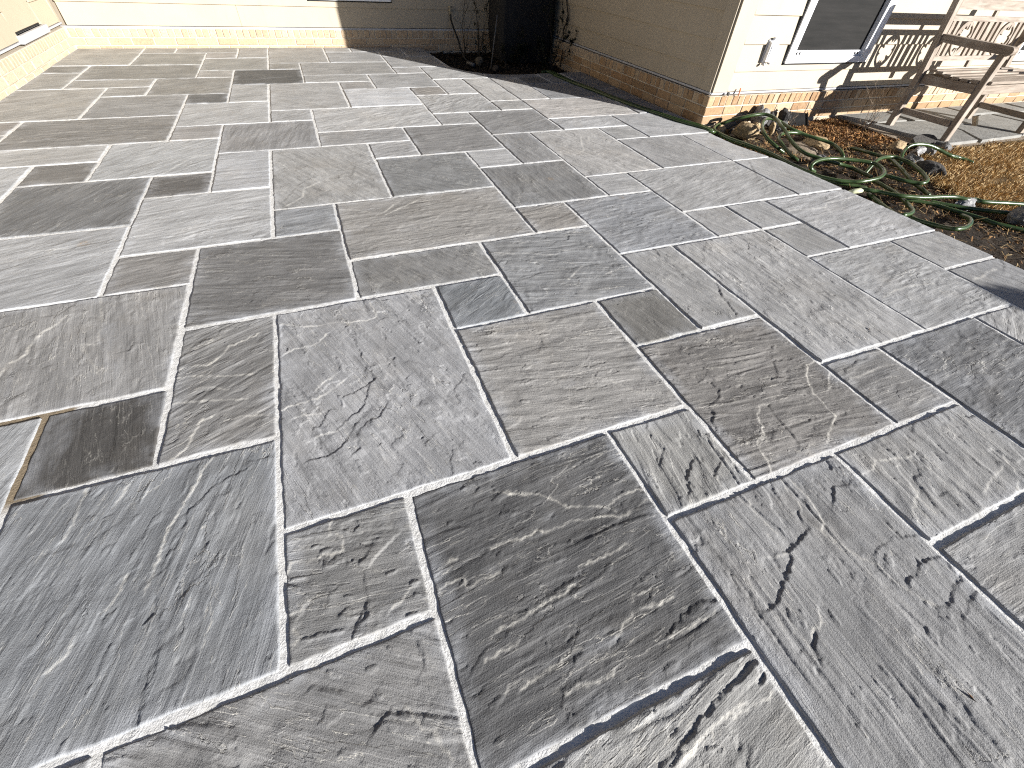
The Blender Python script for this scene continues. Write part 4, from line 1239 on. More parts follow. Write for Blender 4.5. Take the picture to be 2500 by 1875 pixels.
# seat
beam('front_rail', (BX0 + 0.07, 2.362, 0.375), (BX1 - 0.03, 2.362, 0.375), 0.062, 0.028, M['wood'], bench, upx=Vector((0, 0, 1)))
beam('rear_rail', (BX0 + 0.03, 2.835, 0.365), (BX1 - 0.03, 2.835, 0.365), 0.06, 0.026, M['wood'], bench, upx=Vector((0, 0, 1)))
for k in range(7):
    y = 2.352 + k * 0.0715
    z = 0.428 - 0.022 * math.sin(min(1.0, k / 5.0) * math.pi) * 0.6
    tl = 0.10 * (k - 2.2) / 4.0
    vs_, fs = chamfer_box((BX0 - 0.005 + (0.055 if k in (0,) else (0.035 if k == 6 else 0)), -0.029, -0.010), (BX1 + 0.005 - (0.035 if k in (0, 6) else 0), 0.029, 0.010), 0.003)
    R_ = Matrix.Rotation(-tl, 3, 'X')
    mb = MB().add([R_ @ Vector(v) + Vector((0, y, z)) for v in vs_], fs)
    mb.build('seat_slat', M['wood'], bench)
# back
def backrail(name, z0, z1, x0, x1, th=0.026):
    yc0, yc1 = back_y(z0), back_y(z1)
    vs_ = []
    for x in (x0, x1):
        vs_ += [(x, yc0 - th / 2, z0), (x, yc0 + th / 2, z0), (x, yc1 + th / 2, z1), (x, yc1 - th / 2, z1)]
    fs = [(0, 1, 2, 3), (4, 7, 6, 5), (0, 4, 5, 1), (1, 5, 6, 2), (2, 6, 7, 3), (3, 7, 4, 0)]
    return MB().add(vs_, fs).build(name, M['wood'], bench)
ix0, ix1 = BX0 + PW / 2, BX1 - PW / 2
backrail('top_rail', 0.820, 0.884, ix0, ix1, 0.03)
backrail('middle_rail', 0.748, 0.780, ix0, ix1)
backrail('lower_rail', 0.486, 0.518, ix0, ix1)
cell = (ix1 - ix0) / 2.0
def backbar(name, xa, xb, z0, z1, th=0.018):
    yc0, yc1 = back_y(z0), back_y(z1)
    vs_ = []
    for x in (xa, xb):
        vs_ += [(x, yc0 - th / 2, z0), (x, yc0 + th / 2, z0), (x, yc1 + th / 2, z1), (x, yc1 - th / 2, z1)]
    fs = [(0, 1, 2, 3), (4, 7, 6, 5), (0, 4, 5, 1), (1, 5, 6, 2), (2, 6, 7, 3), (3, 7, 4, 0)]
    return MB().add(vs_, fs).build(name, M['woodv'], bench)
for xc in (ix0 + cell,):
    backbar('spacer_block', xc - 0.019, xc + 0.019, 0.7805, 0.8195, 0.022)
    backbar('spacer_block', xc - 0.024, xc + 0.024, 0.436, 0.4855, 0.022)
def fret(xc):
    """oval ring of varying width with leaf tips pointing inwards"""
    zc, a, b_ = 0.633, 0.108, 0.117
    N = 64
    outer = []; inner = []
    for k in range(N):
        t_ = 2 * math.pi * k / N
        skew = 0.012 * math.sin(2 * t_)
        outer.append((xc + a * math.cos(t_) + skew * 0.4, zc + b_ * math.sin(t_)))
        w_ = 0.014 + 0.020 * max(0, -math.sin(2 * t_ + 0.3)) ** 1.5
        for tip, wid, ln in ((1.25, 0.16, 0.040), (1.62, 0.12, 0.045), (2.55, 0.17, 0.034), (4.39, 0.16, 0.040), (4.76, 0.12, 0.045), (5.69, 0.17, 0.034), (0.2, 0.14, 0.022), (3.34, 0.14, 0.022)):
            dd = (t_ - tip)
            if abs(dd) < wid: w_ += ln * (1 - abs(dd) / wid)
        inner.append((xc + (a - w_) * math.cos(t_) + skew * 0.4, zc + (b_ - w_ * 1.15) * math.sin(t_)))
    vs_ = []; th = 0.016
    for (x, z) in outer + inner:
        y = back_y(z)
        vs_.append((x, y - th / 2, z))
    for (x, z) in outer + inner:
        y = back_y(z)
        vs_.append((x, y + th / 2, z))
    fs = []
    for k in range(N):
        k2 = (k + 1) % N
        fs.append((k, k2, N + k2, N + k))
        fs.append((2 * N + k, 3 * N + k, 3 * N + k2, 2 * N + k2))
        fs.append((k, 2 * N + k, 2 * N + k2, k2))
        fs.append((N + k, N + k2, 3 * N + k2, 3 * N + k))
    MB().add(vs_, fs).build('fretwork_oval', M['woodv'], bench)
for xc in (ix0 + 0.2725, ix1 - 0.2725):
    for off in (-0.2160, -0.1440, 0.1440, 0.2160):
        backbar('back_slat', xc + off - 0.0185, xc + off + 0.0185, 0.5185, 0.7475)
    fret(xc)
backbar('back_slat', ix0 + cell - 0.027, ix0 + cell + 0.027, 0.5185, 0.7475)

# flagstone landing under the bench
land = tag(patch('landing', M['sand'], 4.80, 8.8, 2.26, 3.24, 0.05, lambda x, y: np.full_like(x, -0.024)), kind='structure')
def flagstone(poly):
    cx_ = sum(p[0] for p in poly) / len(poly); cy_ = sum(p[1] for p in poly) / len(poly)
    pp = []
    for k in range(len(poly)):
        a, b2 = poly[k], poly[(k + 1) % len(poly)]
        for q in range(5):
            t_ = q / 5
            x, y = a[0] + (b2[0] - a[0]) * t_, a[1] + (b2[1] - a[1]) * t_
            s_ = 0.985 + random.uniform(-0.008, 0.004)
            pp.append((cx_ + (x - cx_) * s_, cy_ + (y - cy_) * s_))
    n_ = len(pp)
    vs_ = [(x, y, -0.055) for x, y in pp] + [(x, y, -0.004) for x, y in pp] + [(cx_ + (x - cx_) * 0.985, cy_ + (y - cy_) * 0.985, random.uniform(-0.001, 0.001)) for x, y in pp]
    fs = [(i, (i + 1) % n_, n_ + (i + 1) % n_, n_ + i) for i in range(n_)] + [(n_ + i, n_ + (i + 1) % n_, 2 * n_ + (i + 1) % n_, 2 * n_ + i) for i in range(n_)] + [tuple(range(2 * n_, 3 * n_))]
    MB().add(vs_, fs).build('flagstone', M['flag'], land)
flagstone([(4.90, 2.92), (4.98, 2.52), (5.08, 2.30), (5.52, 2.30), (5.70, 2.55), (5.74, 2.84), (5.45, 2.90)])
flagstone([(4.84, 3.22), (4.90, 2.95), (5.45, 2.92), (5.50, 3.22)])
flagstone([(5.53, 2.90), (5.77, 2.85), (6.05, 2.66), (6.52, 2.92), (6.50, 3.22), (5.53, 3.22)])
flagstone([(5.56, 2.29), (6.24, 2.31), (6.03, 2.62), (5.77, 2.80), (5.72, 2.55)])
flagstone([(6.30, 2.33), (7.00, 2.36), (6.84, 2.60), (6.77, 2.92), (6.55, 2.89), (6.09, 2.64)])
flagstone([(6.56, 2.95), (6.80, 2.95), (7.60, 2.90), (7.60, 3.22), (6.54, 3.22)])
flagstone([(7.05, 2.36), (7.9, 2.38), (7.62, 2.86), (6.82, 2.91), (6.88, 2.60)])
flagstone([(7.95, 2.40), (8.7, 2.45), (8.7, 3.22), (7.65, 3.22), (7.66, 2.87)])

# ------------------------------------------------------------------ garden hose
HOSE = [
 [(2.522, 5.27, 0.012), (2.6, 5.278, 0.012), (2.622, 5.185, 0.012), (2.636, 4.932, 0.012), (2.605, 5.122, 0.012), (2.658, 4.722, 0.012), (2.72, 4.385, 0.012), (2.763, 4.077, 0.012), (2.816, 3.815, 0.012), (2.897, 3.516, 0.012), (2.951, 3.305, 0.012), (3.031, 3.141, 0.012), (3.084, 3.032, 0), (3.162, 3.048, -0.02), (3.149, 2.923, -0.02), (3.16, 2.813, -0.02), (3.186, 2.706, -0.02), (3.214, 2.574, -0.02), (3.235, 2.484, -0.025), (3.233, 2.375, -0.03), (3.224, 2.253, -0.03), (3.238, 2.137, -0.03), (3.256, 1.993, -0.03), (3.339, 1.909, -0.03), (3.42, 1.826, -0.03), (3.306, 1.791, -0.01), (3.314, 1.738, 0), (3.358, 1.7, 0), (3.384, 1.644, 0.005), (3.417, 1.593, 0.01), (3.478, 1.56, 0.01), (3.547, 1.532, 0.01), (3.634, 1.515, 0.01), (3.722, 1.498, 0.01), (3.796, 1.471, 0.01), (3.853, 1.431, 0.005), (3.928, 1.424, 0), (3.944, 1.388, 0), (4.008, 1.355, 0), (4.081, 1.328, 0), (4.15, 1.298, 0), (4.241, 1.258, 0), (4.386, 1.202, 0)],
 [(3.273, 2.129, -0.02), (3.231, 2.133, 0), (3.229, 2.148, 0.02), (3.261, 2.155, 0.04), (3.325, 2.159, 0.05), (3.42, 2.156, 0.05), (3.502, 2.129, 0.05), (3.593, 2.078, 0.05), (3.656, 2.018, 0.05), (3.621, 2.059, 0.05), (3.651, 2.034, 0.05), (3.668, 1.982, 0.05), (3.648, 1.918, 0.045), (3.592, 1.861, 0.04), (3.522, 1.831, 0.03), (3.439, 1.83, 0.02), (3.359, 1.847, 0.01), (3.317, 1.884, 0), (3.254, 1.936, -0.005), (3.205, 2.026, -0.01), (3.19, 2.128, -0.01), (3.192, 2.237, -0.01), (3.201, 2.358, -0.01), (3.213, 2.472, -0.01), (3.208, 2.574, -0.01), (3.18, 2.706, -0.01), (3.154, 2.812, -0.01), (3.14, 2.919, -0.01), (3.153, 3.035, -0.01), (3.144, 3.038, -0.01), (3.163, 3.098, 0), (3.243, 3.149, 0.01), (3.337, 3.172, 0.02), (3.292, 3.134, 0.03), (3.333, 3.097, 0.06), (3.375, 3.037, 0.09), (3.441, 3.006, 0.11), (3.528, 2.983, 0.12), (3.561, 2.934, 0.12), (3.564, 2.856, 0.11), (3.502, 2.743, 0.1), (3.483, 2.665, 0.08), (3.443, 2.576, 0.06), (3.42, 2.489, 0.04), (3.4, 2.407, 0.03), (3.41, 2.345, 0.02), (3.442, 2.294, 0.015), (3.475, 2.239, 0.01), (3.519, 2.2, 0.005), (3.599, 2.164, -0.01), (3.65, 2.102, -0.02), (3.64, 2.001, -0.02), (3.632, 1.942, -0.02)],
 [(3.411, 2.545, -0.03), (3.369, 2.556, -0.01), (3.332, 2.572, 0.01), (3.318, 2.633, 0.03), (3.317, 2.692, 0.05), (3.346, 2.766, 0.07), (3.438, 2.871, 0.08), (3.541, 2.953, 0.085), (3.644, 3.002, 0.08), (3.711, 2.989, 0.07), (3.78, 2.984, 0.05), (3.786, 2.924, 0.04), (3.789, 2.855, 0.03), (3.825, 2.809, 0.02), (3.893, 2.785, 0), (3.987, 2.776, -0.02)],
 [(3.381, 2.369, -0.03), (3.361, 2.386, -0.02), (3.352, 2.428, -0.01), (3.371, 2.511, 0.01), (3.381, 2.583, 0.03), (3.412, 2.642, 0.04), (3.464, 2.684, 0.05), (3.526, 2.704, 0.055), (3.604, 2.707, 0.055), (3.674, 2.692, 0.05), (3.713, 2.647, 0.045), (3.756, 2.586, 0.04), (3.815, 2.528, 0.03), (3.842, 2.464, 0.02), (3.815, 2.379, 0.01), (3.801, 2.326, -0.01), (3.802, 2.313, -0.03)],
 [(4.129, 2.494, -0.03), (4.118, 2.409, -0.02), (4.093, 2.329, -0.01), (4.112, 2.264, -0.01), (4.117, 2.202, -0.005), (4.099, 2.136, 0), (4.044, 2.061, 0), (3.962, 1.957, 0), (3.87, 1.849, 0), (3.839, 1.787, -0.01), (3.821, 1.724, -0.02), (3.8, 1.664, -0.025), (3.774, 1.608, -0.03)],
 [(3.675, 2.023, -0.03), (3.707, 2.033, 0), (3.742, 2.045, 0.03), (3.782, 2.057, 0.045), (3.865, 2.074, 0.05), (3.949, 2.074, 0.05), (3.985, 2.046, 0.05), (3.984, 1.987, 0.05), (3.983, 1.926, 0.045), (3.944, 1.847, 0.04), (3.916, 1.783, 0.03), (3.867, 1.723, 0.025), (3.821, 1.698, 0.02), (3.782, 1.7, 0.015), (3.758, 1.727, 0.01), (3.713, 1.771, 0.01), (3.694, 1.823, 0.01), (3.679, 1.868, 0.01), (3.71, 1.924, 0)],
 [(4.168, 2.089, -0.03), (4.175, 2.11, 0), (4.206, 2.143, 0.03), (4.27, 2.176, 0.05), (4.303, 2.178, 0.07), (4.35, 2.17, 0.08), (4.419, 2.155, 0.08), (4.494, 2.137, 0.07), (4.57, 2.11, 0.05), (4.621, 2.067, 0.03), (4.674, 2.03, 0.015), (4.761, 2.03, 0), (4.812, 1.994, -0.01), (4.846, 1.949, -0.02)],
 [(3.584, 1.891, -0.02), (3.565, 1.809, -0.02), (3.539, 1.719, -0.02), (3.525, 1.682, -0.02), (3.489, 1.62, -0.02), (3.428, 1.549, -0.015), (3.366, 1.483, -0.01), (3.313, 1.435, -0.005), (3.253, 1.405, 0), (3.204, 1.396, 0), (3.162, 1.4, 0), (3.189, 1.447, -0.02), (3.241, 1.525, -0.03), (3.267, 1.585, -0.03), (3.307, 1.667, -0.03), (3.342, 1.742, -0.03)],
 [(3.291, 1.452, -0.03), (3.283, 1.417, -0.03), (3.276, 1.365, -0.03), (3.286, 1.311, -0.025), (3.3, 1.257, -0.02), (3.3, 1.209, -0.01), (3.307, 1.175, 0), (3.372, 1.168, 0), (3.447, 1.183, 0), (3.506, 1.208, 0), (3.58, 1.247, -0.01), (3.624, 1.282, -0.02), (3.657, 1.325, -0.03)],
 [(3.507, 1.62, -0.03), (3.587, 1.551, -0.03), (3.644, 1.49, -0.03), (3.674, 1.413, -0.03), (3.707, 1.34, -0.03), (3.737, 1.269, -0.03), (3.752, 1.191, -0.03), (3.792, 1.13, -0.03), (3.859, 1.044, -0.03), (3.934, 0.965, -0.03)],
 [(3.668, 1.53, -0.03), (3.711, 1.483, -0.03), (3.789, 1.393, -0.025), (3.863, 1.307, -0.015), (3.881, 1.243, 0), (3.938, 1.21, 0), (3.992, 1.163, 0), (4.081, 1.098, 0)],
]
hose = tag(empty('garden_hose', (3.8, 1.9, -0.03)), 'long green rubber garden hose lying in loose loops along the patio edge', 'hose')
for k, pts in enumerate(HOSE):
    pth = smooth_path(pts, 7)
    MB().tube(pth, 0.0122, 10).build('hose_coil', M['hose'], hose, True)
# second run of the hose in the shade, beside the wing
p2 = [(x + 0.032, y + 0.026, z - 0.001) for x, y, z in HOSE[0][:13]]
MB().tube(smooth_path(p2, 6), 0.0115, 10).build('hose_coil', M['hose'], hose, True)
mb = MB()
mb.tube([(3.222, 1.80, -0.032), (3.245, 1.785, -0.020), (3.275, 1.768, -0.012), (3.292, 1.760, -0.012)], [0.012, 0.017, 0.016, 0.009], 10)
mb.build('hose_fitting', M['fitting'], hose, True)

# ------------------------------------------------------------------ rocks in the bed
TAN, GREY, DARK, WHITE = (0.36, 0.27, 0.16), (0.19, 0.19, 0.19), (0.055, 0.052, 0.05), (0.30, 0.30, 0.305)
G_R = 'rocks heaped in the planting bed'
RK = [
 ((3.66, 3.10, -.055), (.085, .065, .075), GREY, 'grey veined boulder, biggest of the heap at the brick corner', .6),
 ((3.36, 2.93, -.055), (.085, .062, .062), TAN, 'rough tan rock inside the first hose bend near the patio edge', .6),
 ((3.52, 3.00, -.05), (.042, .03, .045), TAN, 'upright small tan rock between the tan boulder and the grey boulder', .6),
 ((3.615, 3.035, -.05), (.034, .03, .036), WHITE, 'little pale grey rock beside the upright tan one', .6),
 ((3.70, 2.97, -.05), (.033, .025, .05), TAN, 'smooth egg shaped tan stone standing inside the second hose bend', .15),
 ((3.89, 3.07, -.05), (.055, .04, .045), GREY, 'grey rock under the crossing of two hose strands', .6),
 ((3.87, 3.17, -.045), (.075, .04, .05), DARK, 'dark low rock against the brick, under the raised hose', .5),
 ((3.71, 3.19, -.02), (.05, .03, .06), WHITE, 'whitish pointed rock touching the brick behind the grey boulder', .6),
 ((4.02, 3.165, -.03), (.05, .03, .06), DARK, 'dark grey rock wedged at the brick beside the black plate', .6),
 ((3.24, 3.09, -.05), (.04, .03, .032), TAN, 'tan cobble nearest the brick corner and the hose bend', .5),
 ((3.92, 2.66, -.06), (.14, .09, .035), TAN, 'broad flat tan stone on the pale sand patch', .5),
 ((4.47, 2.335, -.05), (.065, .05, .04), TAN, 'tan block with a flat face beneath the arched hose', .5),
 ((4.60, 2.25, -.055), (.055, .045, .032), WHITE, 'pale grey rock inside the arched hose beside the lawn', .5),
 ((4.73, 2.235, -.055), (.05, .04, .034), GREY, 'speckled grey rock where the arched hose meets the lawn', .6),
 ((4.37, 2.13, -.06), (.055, .045, .035), GREY, 'low grey rock beside the long oval hose loop', .5),
 ((4.27, 1.93, -.06), (.095, .06, .042), DARK, 'long dark rock at the lawn edge outside the oval hose loop', .35),
 ((3.87, 1.42, -.07), (.08, .045, .034), WHITE, 'whitish craggy rock in front of the long bright hose strand', .7),
 ((3.93, 1.15, -.06), (.085, .06, .05), GREY, 'grey craggy rock between two hose strands, closest to the frame edge', .7),
 ((5.02, 2.27, -.045), (.075, .04, .03), GREY, 'flat grey chip at the landing corner by the bench leg', .5),
 ((3.53, 2.30, -.055), (.06, .05, .03), GREY, 'half buried grey stone under the crossing loops', .5),
]
for k, (c, s_, col, lab, sq) in enumerate(RK):
    f_ = random.Random(k).uniform(0.85, 1.12)
    g_ = 1.22
    rock('rock', c, (s_[0] * g_, s_[1] * g_, s_[2] * g_), 40 + k, tuple(x * f_ for x in col), lab, 'rock', G_R, 4, 1, sq)
# dark slate pieces
def slate(c, L, W_, T, rz, rx_, ry_, label, name='slate_slab'):
    n_ = 12
    rr_ = random.Random(int(c[0] * 1000))
    top = []
    for k in range(n_):
        a = 2 * math.pi * k / n_
        r_ = 1 + rr_.uniform(-.16, .1)
        top.append((L * .5 * math.cos(a) * r_, W_ * .5 * math.sin(a) * r_))
    mb = MB(); mb.prism(top, -T / 2, T / 2)
    R_ = Matrix.Rotation(rz, 3, 'Z') @ Matrix.Rotation(ry_, 3, 'Y') @ Matrix.Rotation(rx_, 3, 'X')
    mb.v = [tuple(R_ @ Vector(p)) for p in mb.v]
    o = mb.build(name, M['rock']); o.location = c
    o.color = (0.09, 0.085, 0.08, 1)
    return tag(o, label, 'slate')
slate((4.96, 2.43, -.015), .30, .15, .03, 0.2, 0.25, -0.15, 'dark slate shard tilted against the flagstone landing')
slate((3.47, 3.13, -.012), .28, .13, .035, 0.45, -0.7, -0.05, 'dark slate shard leaning on the brick at the house corner')
mb = MB(); mb.box((-.085, -.07, -.006), (.085, .07, .006), .002); mb.box((-.085, -.07, .0065), (-.078, .07, .016)); mb.box((.078, -.07, .0065), (.085, .07, .016))
R_ = Matrix.Rotation(-0.45, 3, 'Z') @ Matrix.Rotation(0.62, 3, 'X')
mb.v = [tuple(R_ @ Vector(p)) for p in mb.v]
o = mb.build('splash_plate', M['blackhose']); o.location = (4.18, 3.13, 0.012)
tag(o, 'square black plastic plate propped against the brick plinth', 'plastic plate')

# pale sand around the flat tan stone
bm_ = MB()
n_ = 26; vs_ = [(3.76, 2.62, -0.028)]
for ring, (rr_, zz) in enumerate(((0.5, -0.032), (1.0, -0.062))):
    for k in range(n_):
        a = 2 * math.pi * k / n_
        q = rr_ * (1 + 0.22 * math.sin(3 * a + 1) * rr_ + random.uniform(-.07, .07))
        vs_.append((3.76 + 0.30 * q * math.cos(a) + 0.13 * q * math.sin(a), 2.62 + 0.24 * q * math.sin(a) + 0.1 * q * math.cos(a), zz + random.uniform(-.003, .003)))
fs = [(0, 1 + k, 1 + (k + 1) % n_) for k in range(n_)] + [(1 + k, 1 + n_ + k, 1 + n_ + (k + 1) % n_, 1 + (k + 1) % n_) for k in range(n_)]
bm_.add(vs_, fs)
tag(bm_.build('sand_patch', M['sand'], None, True), kind='structure')

# ------------------------------------------------------------------ mulch, straw and lawn blades
def scatter(name, n, region, zf, lf, wf, colors, mat, flat, seed, label=None, hfun=None):
    rs = np.random.RandomState(seed)
    x, y = region(rs, n)
    n = len(x)
    L = lf(rs, n); W_ = wf(rs, n)
    az = rs.uniform(0, 2 * np.pi, n)
    if flat:
        pit = rs.normal(0, 0.35, n)
    else:
        pit = rs.normal(0.95, 0.33, n)
    dx, dy, dz = np.cos(az) * np.cos(pit), np.sin(az) * np.cos(pit), np.sin(pit)
    px_, py_ = -np.sin(az), np.cos(az)
    z = zf(x, y)
    if flat: z = z + rs.uniform(0.0, 0.012, n) + np.abs(np.sin(pit)) * L * .5
    roll = rs.normal(0, .5, n) if flat else np.zeros(n)
    b0 = np.stack([x, y, z], -1)
    d_ = np.stack([dx, dy, dz], -1)
    s_ = np.stack([px_ * np.cos(roll), py_ * np.cos(roll), np.sin(roll)], -1)
    if flat:
        V = np.stack([b0 - d_ * L[:, None] / 2 - s_ * W_[:, None] / 2, b0 + d_ * L[:, None] / 2 - s_ * W_[:, None] / 2 * .7, b0 + d_ * L[:, None] / 2 + s_ * W_[:, None] / 2, b0 - d_ * L[:, None] / 2 + s_ * W_[:, None] / 2 * .8], 1)
        k = 4
    else:
        bend = np.stack([dx * .5, dy * .5, -np.abs(dz) * .25], -1) * L[:, None]
        V = np.stack([b0 - s_ * W_[:, None] / 2, b0 + s_ * W_[:, None] / 2, b0 + d_ * L[:, None] * .6 + s_ * W_[:, None] * .35, b0 + d_ * L[:, None] + bend * .5], 1)
        k = 4
    me = bpy.data.meshes.new(name)
    me.vertices.add(n * k); me.vertices.foreach_set('co', V.astype(np.float32).ravel())
    me.loops.add(n * k); me.loops.foreach_set('vertex_index', np.arange(n * k, dtype=np.int32))
    me.polygons.add(n); me.polygons.foreach_set('loop_start', np.arange(0, n * k, k, dtype=np.int32))
    me.update(calc_edges=True)
    cs = np.array(colors)
    ci = cs[rs.randint(0, len(cs), n)] * rs.uniform(.7, 1.25, (n, 1))
    ca = me.color_attributes.new('tint', 'FLOAT_COLOR', 'POINT')
    ca.data.foreach_set('color', np.repeat(np.concatenate([ci, np.ones((n, 1))], -1), k, 0).astype(np.float32).ravel())
    me.materials.append(mat)
    o = link(name, me)
    return tag(o, label, None, None, 'stuff')
def in_bed(rs, n):
    x = rs.uniform(3.12, 4.95, n); y = rs.uniform(-0.6, 3.2, n)
    ok = (x > x_limit(y) + 0.01) & (x < lawn_edge(np.minimum(y, 2.3)) + 0.08)
    ok &= ~((x > 4.86) & (y > 2.2))
    sandy = ((x - 3.76) / .30) ** 2 + ((y - 2.62) / .22) ** 2 < 1
    ok &= ~(sandy & (rs.rand(n) < .8))
    ok &= ~((y > 2.85) & (x < 3.95) & (rs.rand(n) < .6))
    ok &= ~((y < 2.5) & (x < x_limit(y) + .34 + .1 * np.sin(y * 7)) & (rs.rand(n) < .72))
    return x[ok], y[ok]
bedz = lambda x, y: -0.052 + 0.012 * fbm(x * 3.1, y * 3.1, 3) + 0.006 * fbm(x * 22, y * 22, 3)
BARK = [(0.15, 0.075, 0.028), (0.22, 0.115, 0.045), (0.08, 0.042, 0.022), (0.30, 0.17, 0.07), (0.045, 0.03, 0.02)]
STRAW = [(0.40, 0.27, 0.12), (0.30, 0.19, 0.08), (0.46, 0.34, 0.18), (0.22, 0.13, 0.06)]
scatter('bark_mulch', 15000, in_bed, bedz, lambda r, n: r.uniform(.008, .030, n), lambda r, n: r.uniform(.003, .010, n), BARK, M['chips'], True, 5)
def near_wall(rs, n):
    x = rs.uniform(4.02, 4.80, n); y = rs.uniform(2.5, 3.2, n)
    ok = rs.rand(n) < np.clip((y - 2.3) * 1.6, 0, 1)
    return x[ok], y[ok]
scatter('bark_mulch', 9000, near_wall, lambda x, y: bedz(x, y) + 0.012, lambda r, n: r.uniform(.012, .034, n), lambda r, n: r.uniform(.004, .011, n), BARK[:4] + [(0.40, 0.20, 0.07)], M['chips'], True, 6)
scatter('straw_litter', 9000, in_bed, lambda x, y: bedz(x, y) + .004, lambda r, n: r.uniform(.02, .07, n), lambda r, n: r.uniform(.0012, .0028, n), STRAW, M['chips'], True, 7)
def in_lawn(rs, n):
    x = 3.9 + (9.5 - 3.9) * rs.rand(n) ** 1.6; y = rs.uniform(-1.2, 2.36, n)
    ok = x > lawn_edge(np.minimum(y, 2.3)) - 0.10 * rs.rand(n) ** 2
    ok &= ~((y > 2.26 + 0.05 * np.sin(x * 9)) & (x > 4.9))
    bare = perlin(x * 3.3 + 4, y * 3.3) > 0.42
    ok &= ~(bare & (rs.rand(n) < .85))
    return x[ok], y[ok]
TURF = [(0.46, 0.30, 0.125), (0.54, 0.37, 0.17), (0.38, 0.23, 0.09), (0.60, 0.45, 0.24), (0.26, 0.155, 0.06)]
scatter('dry_grass', 115000, in_lawn, lambda x, y: -0.042 + 0 * x, lambda r, n: r.uniform(.022, .060, n), lambda r, n: r.uniform(.0018, .0036, n), TURF, M['grass'], False, 8)
scatter('grass_thatch', 22000, in_lawn, lambda x, y: -0.036 + 0 * x, lambda r, n: r.uniform(.02, .06, n), lambda r, n: r.uniform(.0015, .003, n), TURF, M['chips'], True, 9)

# dry litter lying on the shaded bed by the house
def in_house_bed(rs, n):
    x = rs.uniform(1.5, 3.05, n); y = rs.uniform(5.1, 6.9, n)
    ok = y > y_limit(x) + .02
    return x[ok], y[ok]
hbz = lambda x, y: -0.07 + 0.014 * fbm(x * 4, y * 4, 3) + 0.008 * fbm(x * 20, y * 20, 3)
scatter('leaf_litter', 5000, in_house_bed, hbz, lambda r, n: r.uniform(.01, .05, n), lambda r, n: r.uniform(.004, .02, n), [(0.03, .022, .016), (.05, .035, .022), (.02, .016, .012)], M['chips'], True, 12)

# ------------------------------------------------------------------ plants
def twigs(name, base, stems, mat, label, cat, r0=0.0035, seed=1, leaves=None, leafmat=None):
    """bare branching plant: stems = (dx, dy, height)"""
    rr_ = random.Random(seed)
    root = tag(empty(name, base), label, cat)
    mb = MB(); lf = MB()
    def grow(p, d, L, r, depth):
        pts = [p]; n_ = 5
        for _ in range(n_):
            d = (d + Vector((rr_.gauss(0, .12), rr_.gauss(0, .12), rr_.gauss(0.02, .08)))).normalized()
            p = p + d * (L / n_)
            pts.append(p)
            if depth < 3 and rr_.random() < (0.42 if depth < 2 else 0.25):
                d2 = (d + Vector((rr_.gauss(0, .55), rr_.gauss(0, .55), rr_.gauss(0.1, .3)))).normalized()
                grow(p, d2, L * rr_.uniform(.3, .6), r * .6, depth + 1)
            if leaves and rr_.random() < leaves * .8 and depth > 0:
                for _k in range(rr_.randint(1, 3)):
                    t_ = Vector((rr_.gauss(0, 1), rr_.gauss(0, 1), rr_.gauss(0, .7))).normalized()
                    s_ = t_.cross(Vector((0, 0, 1))).normalized() if abs(t_.z) < .95 else Vector((1, 0, 0))
                    q = rr_.uniform(.02, .05)
                    lf.add([p, p + t_ * q * .5 + s_ * q * .22, p + t_ * q, p + t_ * q * .5 - s_ * q * .22], [(0, 1, 2, 3)])
        mb.tube(pts, [max(.0006, r * (1 - .75 * k / n_)) for k in range(n_ + 1)], 5, False)
    for dx, dy, h in stems:
        grow(Vector(base) + Vector((rr_.uniform(-.015, .015), rr_.uniform(-.015, .015), 0)), Vector((dx, dy, h)).normalized(), math.sqrt(dx * dx + dy * dy + h * h), r0, 0)
    mb.build('stems', mat, root)
    if lf.v: lf.build('leaves', leafmat, root)
    return root
twigs('dry_plant', (4.755, 2.86, -.045), [(.02, .0, .42), (-.12, .05, .28), (.16, .02, .30), (.05, -.1, .25), (.2, -.02, .16), (-.1, -.08, .2), (.1, .08, .36)], M['twig'], 'leafless dry twiggy plant standing in the bark mulch before the bench', 'dry plant', .003, 4)
twigs('dry_weed', (4.05, 3.10, -.04), [(.0, .02, .15), (.05, .0, .12), (-.05, .0, .10)], M['twig'], 'short dry weed by the brick beside the black plate', 'dry weed', .0018, 9)
twigs('dead_shrub', (2.03, 6.60, -.06), [(.0, .0, .45), (.06, -.05, .40), (-.06, .05, .42)], M['deadstem'], 'small dead shrub in the shade next to the tap', 'dead shrub', .006, 5)
twigs('dead_shrub', (2.17, 6.45, -.06), [(.02, .0, .48), (.08, .0, .42), (-.05, .0, .46), (.1, .05, .3)], M['deadstem'], 'denser dead shrub in the shade between the grey stake and the black covered grill', 'dead shrub', .007, 6, .5, M['greenleaf'])
twigs('leafy_shrub', (2.84, 5.68, -.06), [(.05, .02, .40), (.12, .0, .30), (-.05, .02, .36), (.02, -.08, .3), (.16, .05, .42), (-.14, .02, .2), (.05, .1, .5), (-.2, .0, .15)], M['deadstem'], 'dark leafy shrub in the shaded corner against the wing wall', 'shrub', .006, 8, .95, M['greenleaf'])
twigs('low_shrub', (2.55, 5.95, -.06), [(.1, .0, .18), (-.1, .0, .16), (.0, -.1, .2), (-.2, .05, .14), (.2, .05, .2), (.0, .1, .22)], M['deadstem'], 'low dark undergrowth at the foot of the black covered grill', 'shrub', .005, 18, .9, M['greenleaf'])
